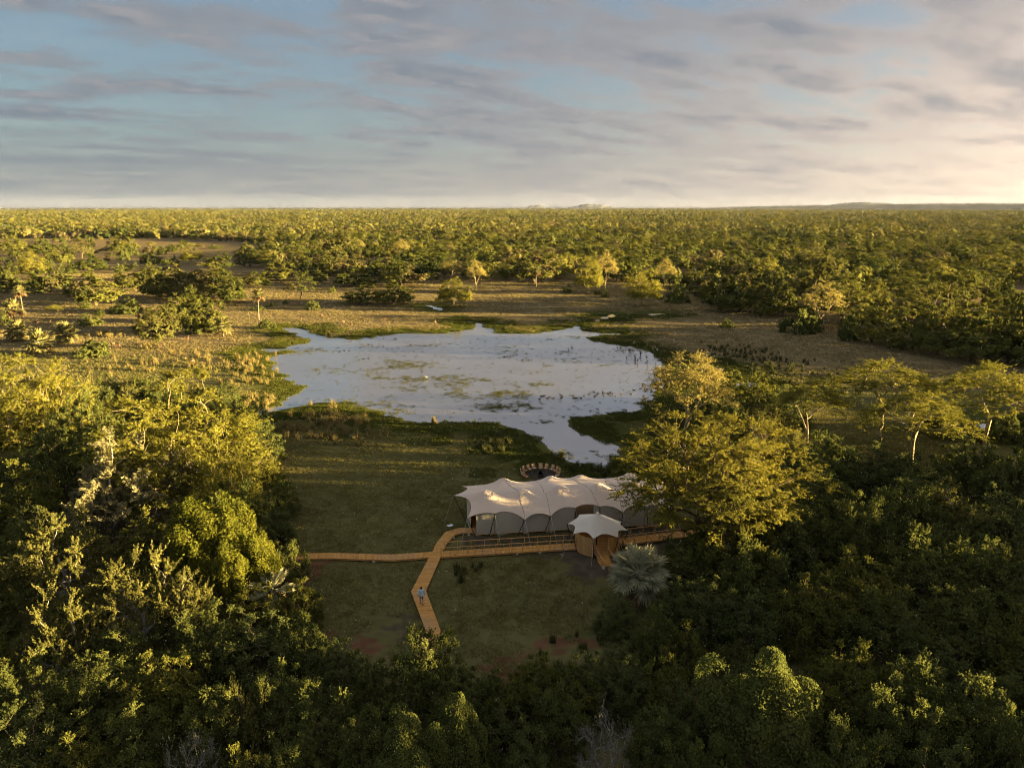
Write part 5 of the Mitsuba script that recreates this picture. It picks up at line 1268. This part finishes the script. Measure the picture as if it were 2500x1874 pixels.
def fan_palm(key, x, y, height, r, fronds, seed, stalk=1.5, dry=5, leaf='palm_leaf', frond_parts=True):
    g = np.random.default_rng(seed)
    z = ground_z(x, y)
    lean = g.normal(0, 0.03, 2) * height
    top = np.array([x + lean[0], y + lean[1], z + height])
    tp = np.array([[x, y, z - 0.2], [x + lean[0] * 0.3, y + lean[1] * 0.3, z + height * 0.5], top])
    part(f'{key}__trunk', tube(tp, [0.26, 0.19, 0.20], 9, cap=True), 'palm_trunk', smooth=True)
    stalks, blades, uvs, off = [], [], [], 0
    for k in range(fronds):
        u = (k + 0.5) / fronds
        el = math.radians(82 - 115 * u ** 0.85) + g.normal(0, 0.07)
        az = k * 2.39996 + g.normal(0, 0.15)
        st, bl, uv = fan(r * g.uniform(0.85, 1.1), seed * 77 + k, 40 if frond_parts else 20, stalk * g.uniform(0.85, 1.1), 0.2 + 0.4 * u)
        st, bl = orient(st, az, el, top), orient(bl, az, el, top)
        if frond_parts:
            fk = f'{key}__frond' + (f'_{k:03d}' if k else '')
            part(fk, bl, leaf if k < fronds - dry else 'dry_leaf', uv=uv)
            part(fk + '__stalk', st, 'palm_stem' if k < fronds - dry else 'dry_leaf', **({} if k < fronds - dry else {'uv': np.zeros((len(st[0]), 2))}))
        else:
            stalks.append(st); blades.append(bl); uvs.append(uv)
    if not frond_parts:
        n = max(1, fronds - dry)
        part(f'{key}__crown', join(blades[:n]), leaf, uv=np.vstack(uvs[:n]))
        if dry: part(f'{key}__dry_skirt', join(blades[n:]), 'dry_leaf', uv=np.vstack(uvs[n:]))
        part(f'{key}__stalks', join(stalks), 'palm_stem')


fan_palm('fan_palm', 12.3, 63.9, 3.4, 1.6, 30, 5, stalk=1.65, dry=5)
label('fan_palm', 'grey-green fan palm with stiff round fronds beside the foot of the ramp', 'palm')
fan_palm('fan_palm_001', -22.5, 62.2, 2.6, 1.15, 14, 9, stalk=1.2, dry=2)
label('fan_palm_001', 'grey fan palm half hidden among dark bushes at the left of the clearing', 'palm')
for n, (x, y, h, r, text) in enumerate(PALMS):
    k = numbered('savanna_palm')
    fan_palm(k, x, y, h, r, 26 if h > 4 else 22, 30 + n, stalk=r * 0.85, dry=8 if h > 4 else 3, leaf='palm_green', frond_parts=False)
    label(k, text, 'palm', 'palms on the savanna')

# ------------------------------------------------------------------ grass, reeds, floating plants


def blades(n, side, length, width, seed, bend=0.6, tuft=5, spreadr=0.12):
    """Tufts of single-face blades over a square of ground."""
    g = np.random.default_rng(seed)
    c = g.uniform(-side / 2, side / 2, (n, 2))
    idx = np.repeat(np.arange(n), tuft)
    m = len(idx)
    a = g.uniform(0, 2 * np.pi, m)
    ln = length * g.uniform(0.5, 1.3, m) * g.uniform(0.6, 1.2, n)[idx]
    root = np.c_[c[idx] + g.normal(0, spreadr, (m, 2)), np.zeros(m) - 0.03]
    out = bend * g.uniform(0.3, 1.2, m)
    d = unit(np.c_[np.cos(a) * out, np.sin(a) * out, np.ones(m)])
    w = np.c_[-np.sin(a), np.cos(a), np.zeros(m)] * (width / 2 * g.uniform(0.6, 1.3, m))[:, None]
    v = np.stack([root - w, root + w, root + d * ln[:, None]], 1).reshape(-1, 3)
    uv = np.stack([np.repeat(g.uniform(0, 1, m), 3), np.repeat(g.uniform(0, 1, n)[idx], 3)], 1)
    return v, np.arange(3 * m).reshape(-1, 3), uv


def grass_colour(p, n, uv):
    mid = fbm(p.x * 0.16, p.y * 0.22, 3.0, 3)
    c = mix((0.095, 0.110, 0.034), (0.28, 0.25, 0.088), 0.35 * uv.x + 0.35 * uv.y + 0.55 * mid)
    dry = mix((0.155, 0.135, 0.06), (0.30, 0.25, 0.115), 0.5 * uv.x + 0.5 * uv.y)
    far = smoothstep(150, 200, p.y + 0.15 * p.x + 14 * (mid - 0.5))
    return mix(c, dry, smoothstep(0.35, 0.75, 0.62 * far + 0.45 * (mid - 0.3) + 0.25 * uv.y))


scene['grass_leaf'] = {'type': 'principledthin', 'base_color': mikit.proc(grass_colour), 'roughness': 0.7, 'diff_trans': 0.7, 'eta': 1.3}
scene['wet_leaf'] = leaf_bsdf((0.045, 0.065, 0.014), (0.12, 0.13, 0.03), 0.6)
scene['golden_leaf'] = leaf_bsdf((0.17, 0.145, 0.055), (0.34, 0.28, 0.11), 0.7)
scene['reed_leaf'] = leaf_bsdf((0.05, 0.062, 0.022), (0.14, 0.138, 0.05), 0.6)
scene['float_leaf'] = leaf_bsdf((0.05, 0.06, 0.012), (0.15, 0.145, 0.03), 0.4)
for k in range(4):
    v, f, uv = blades(330, 4.0, 0.26, 0.05, 300 + k)
    scene[f'lawn_{k}'] = {'type': 'shapegroup', 'blades': mikit.ply((v, f), 'grass_leaf', uv=uv)}
    v, f, uv = blades(260, 12.0, 0.42, 0.13, 310 + k, spreadr=0.22)
    scene[f'plain_{k}'] = {'type': 'shapegroup', 'blades': mikit.ply((v, f), 'grass_leaf', uv=uv)}
    v, f, uv = blades(420, 4.0, 0.34, 0.06, 320 + k)
    scene[f'marsh_{k}'] = {'type': 'shapegroup', 'blades': mikit.ply((v, f), 'wet_leaf', uv=uv)}
    v, f, uv = blades(1, 0.1, 1.15, 0.07, 330 + k, 0.35, 70, 0.16)
    scene[f'tuft_{k}'] = {'type': 'shapegroup', 'blades': mikit.ply((v, f), 'golden_leaf', uv=uv)}
    scene[f'reed_{k}'] = {'type': 'shapegroup', 'blades': mikit.ply((v, f), 'reed_leaf', uv=uv)}
    g = np.random.default_rng(340 + k)
    m = 40
    c = g.normal(0, 0.38, (m, 2)) * [1.2, 0.8]
    a = g.uniform(0, 2 * np.pi, m)
    sz = g.uniform(0.07, 0.16, m)
    t = np.c_[np.cos(a), np.sin(a), g.normal(0.25, 0.2, m)]; b = np.c_[-np.sin(a), np.cos(a), g.normal(0.1, 0.2, m)]
    P0 = np.c_[c, g.uniform(0.01, 0.12, m)]
    v = np.stack([P0 - b * sz[:, None] * 0.7, P0 + b * sz[:, None] * 0.7, P0 + t * sz[:, None] * 1.6], 1).reshape(-1, 3)
    v[:, 2] = np.maximum(v[:, 2], 0.008)
    uv = np.stack([np.repeat(g.uniform(0, 1, m), 3), np.repeat(g.uniform(0, 1, m), 3)], 1)
    scene[f'raft_{k}'] = {'type': 'shapegroup', 'leaves': mikit.ply((v, np.arange(3 * m).reshape(-1, 3)), 'float_leaf', uv=uv)}
count = {}


def put(stuff, group, x, y, z, s=1.0, sz=None):
    count[stuff] = count.get(stuff, 0) + 1
    scene[f'{stuff}__{count[stuff]:04d}'] = {'type': 'instance', 'group': {'type': 'ref', 'id': f'{group}_{rnd.randrange(4)}'},
        'to_world': T().translate([x, y, z]).rotate([0, 0, 1], rnd.uniform(0, 360)).scale([s, s, sz or s])}


def water_gap(x, y):
    return float(shore_at((y, x)))


for x in np.arange(-66, 70, 3.6):
    for y in np.arange(46, 150, 3.6):
        d = water_gap(x, y)
        if d < 0.5 or (abs(x) > 45 and y < 100): continue
        if abs(float(soil_at((y, x)))) > 0.45 and rnd.random() < 0.75: continue
        put('grass', 'marsh' if d < 9 + rnd.uniform(-5, 7) else 'lawn', x + rnd.uniform(-.6, .6), y + rnd.uniform(-.6, .6), ground_z(x, y), 1.0, rnd.uniform(0.7, 1.35))
for x in np.arange(-260, 150, 10.5):
    for y in np.arange(150, 430, 10.5):
        if y < 0.95 * abs(x): continue
        d = water_gap(x, y)
        if d < 6: continue
        put('grass', 'plain', x + rnd.uniform(-2, 2), y + rnd.uniform(-2, 2), ground_z(x, y), 1.0, rnd.uniform(0.5, 1.3))
for x in np.arange(-90, 70, 3.6):                       # the green fringe of the pond
    for y in np.arange(150, 262, 3.6):
        d = water_gap(x, y)
        if 0.3 < d < 9 + rnd.uniform(-5, 3): put('grass', 'marsh', x, y, ground_z(x, y), 1.0, rnd.uniform(0.8, 1.5))
label('grass', 'short uneven green and tan grass covering the clearing and the plain', 'grass', kind='stuff')
for name, group, table, lo, hi in (('tall_grass', 'tuft', TALL_GRASS, 0.55, 1.3), ('reeds', 'reed', REEDS, 0.5, 1.2)):
    for x, y, w, n in table:
        for _ in range(int(n * 0.6)):
            a, b = x + rnd.gauss(0, w * 0.6), y + rnd.gauss(0, w * 0.75)
            if water_gap(a, b) > -0.6: put(name, group, a, b, max(ground_z(a, b), -0.2), rnd.uniform(lo, hi))
label('tall_grass', 'tall golden dry grass in tufts left of the clearing and along the near shore', 'tall grass', kind='stuff')
label('reeds', 'dark brownish reeds and rank sedge in the marsh beside the pond', 'reeds', kind='stuff')
for x, y, w, n in WATER_PLANTS:
    for _ in range(int(n * 0.6)):
        a, b = x + rnd.gauss(0, w * 0.34), y + rnd.gauss(0, w * 0.30)
        if water_gap(a, b) < 0.4: put('floating_plants', 'raft', a, b, 0.0, rnd.uniform(0.35, 0.9))
for _ in range(1500):                                    # single plants scattered over the water
    a, b = rnd.uniform(-50, 38), rnd.uniform(125, 225)
    if water_gap(a, b) < -2: put('floating_plants', 'raft', a, b, 0.0, rnd.uniform(0.22, 0.6))
label('floating_plants', 'patches of low green water plants floating on the pond', 'water plants', kind='stuff')

# ------------------------------------------------------------------ air
scene['air'] = {'type': 'homogeneous', 'albedo': {'type': 'rgb', 'value': [0.95, 0.95, 0.95]}, 'sigma_t': {'type': 'rgb', 'value': [0.0000045, 0.0000055, 0.000009]}, 'phase': {'type': 'hg', 'g': 0.0}}
scene['haze'] = {'type': 'cube', 'to_world': T().translate([0, 0, 134]).scale([27000, 27000, 136]), 'bsdf': {'type': 'null'}, 'interior': {'type': 'ref', 'id': 'air'}}
label('haze', 'thin warm evening haze that veils the far woodland and hills', 'haze', kind='stuff')
scene['camera']['medium'] = {'type': 'ref', 'id': 'air'}
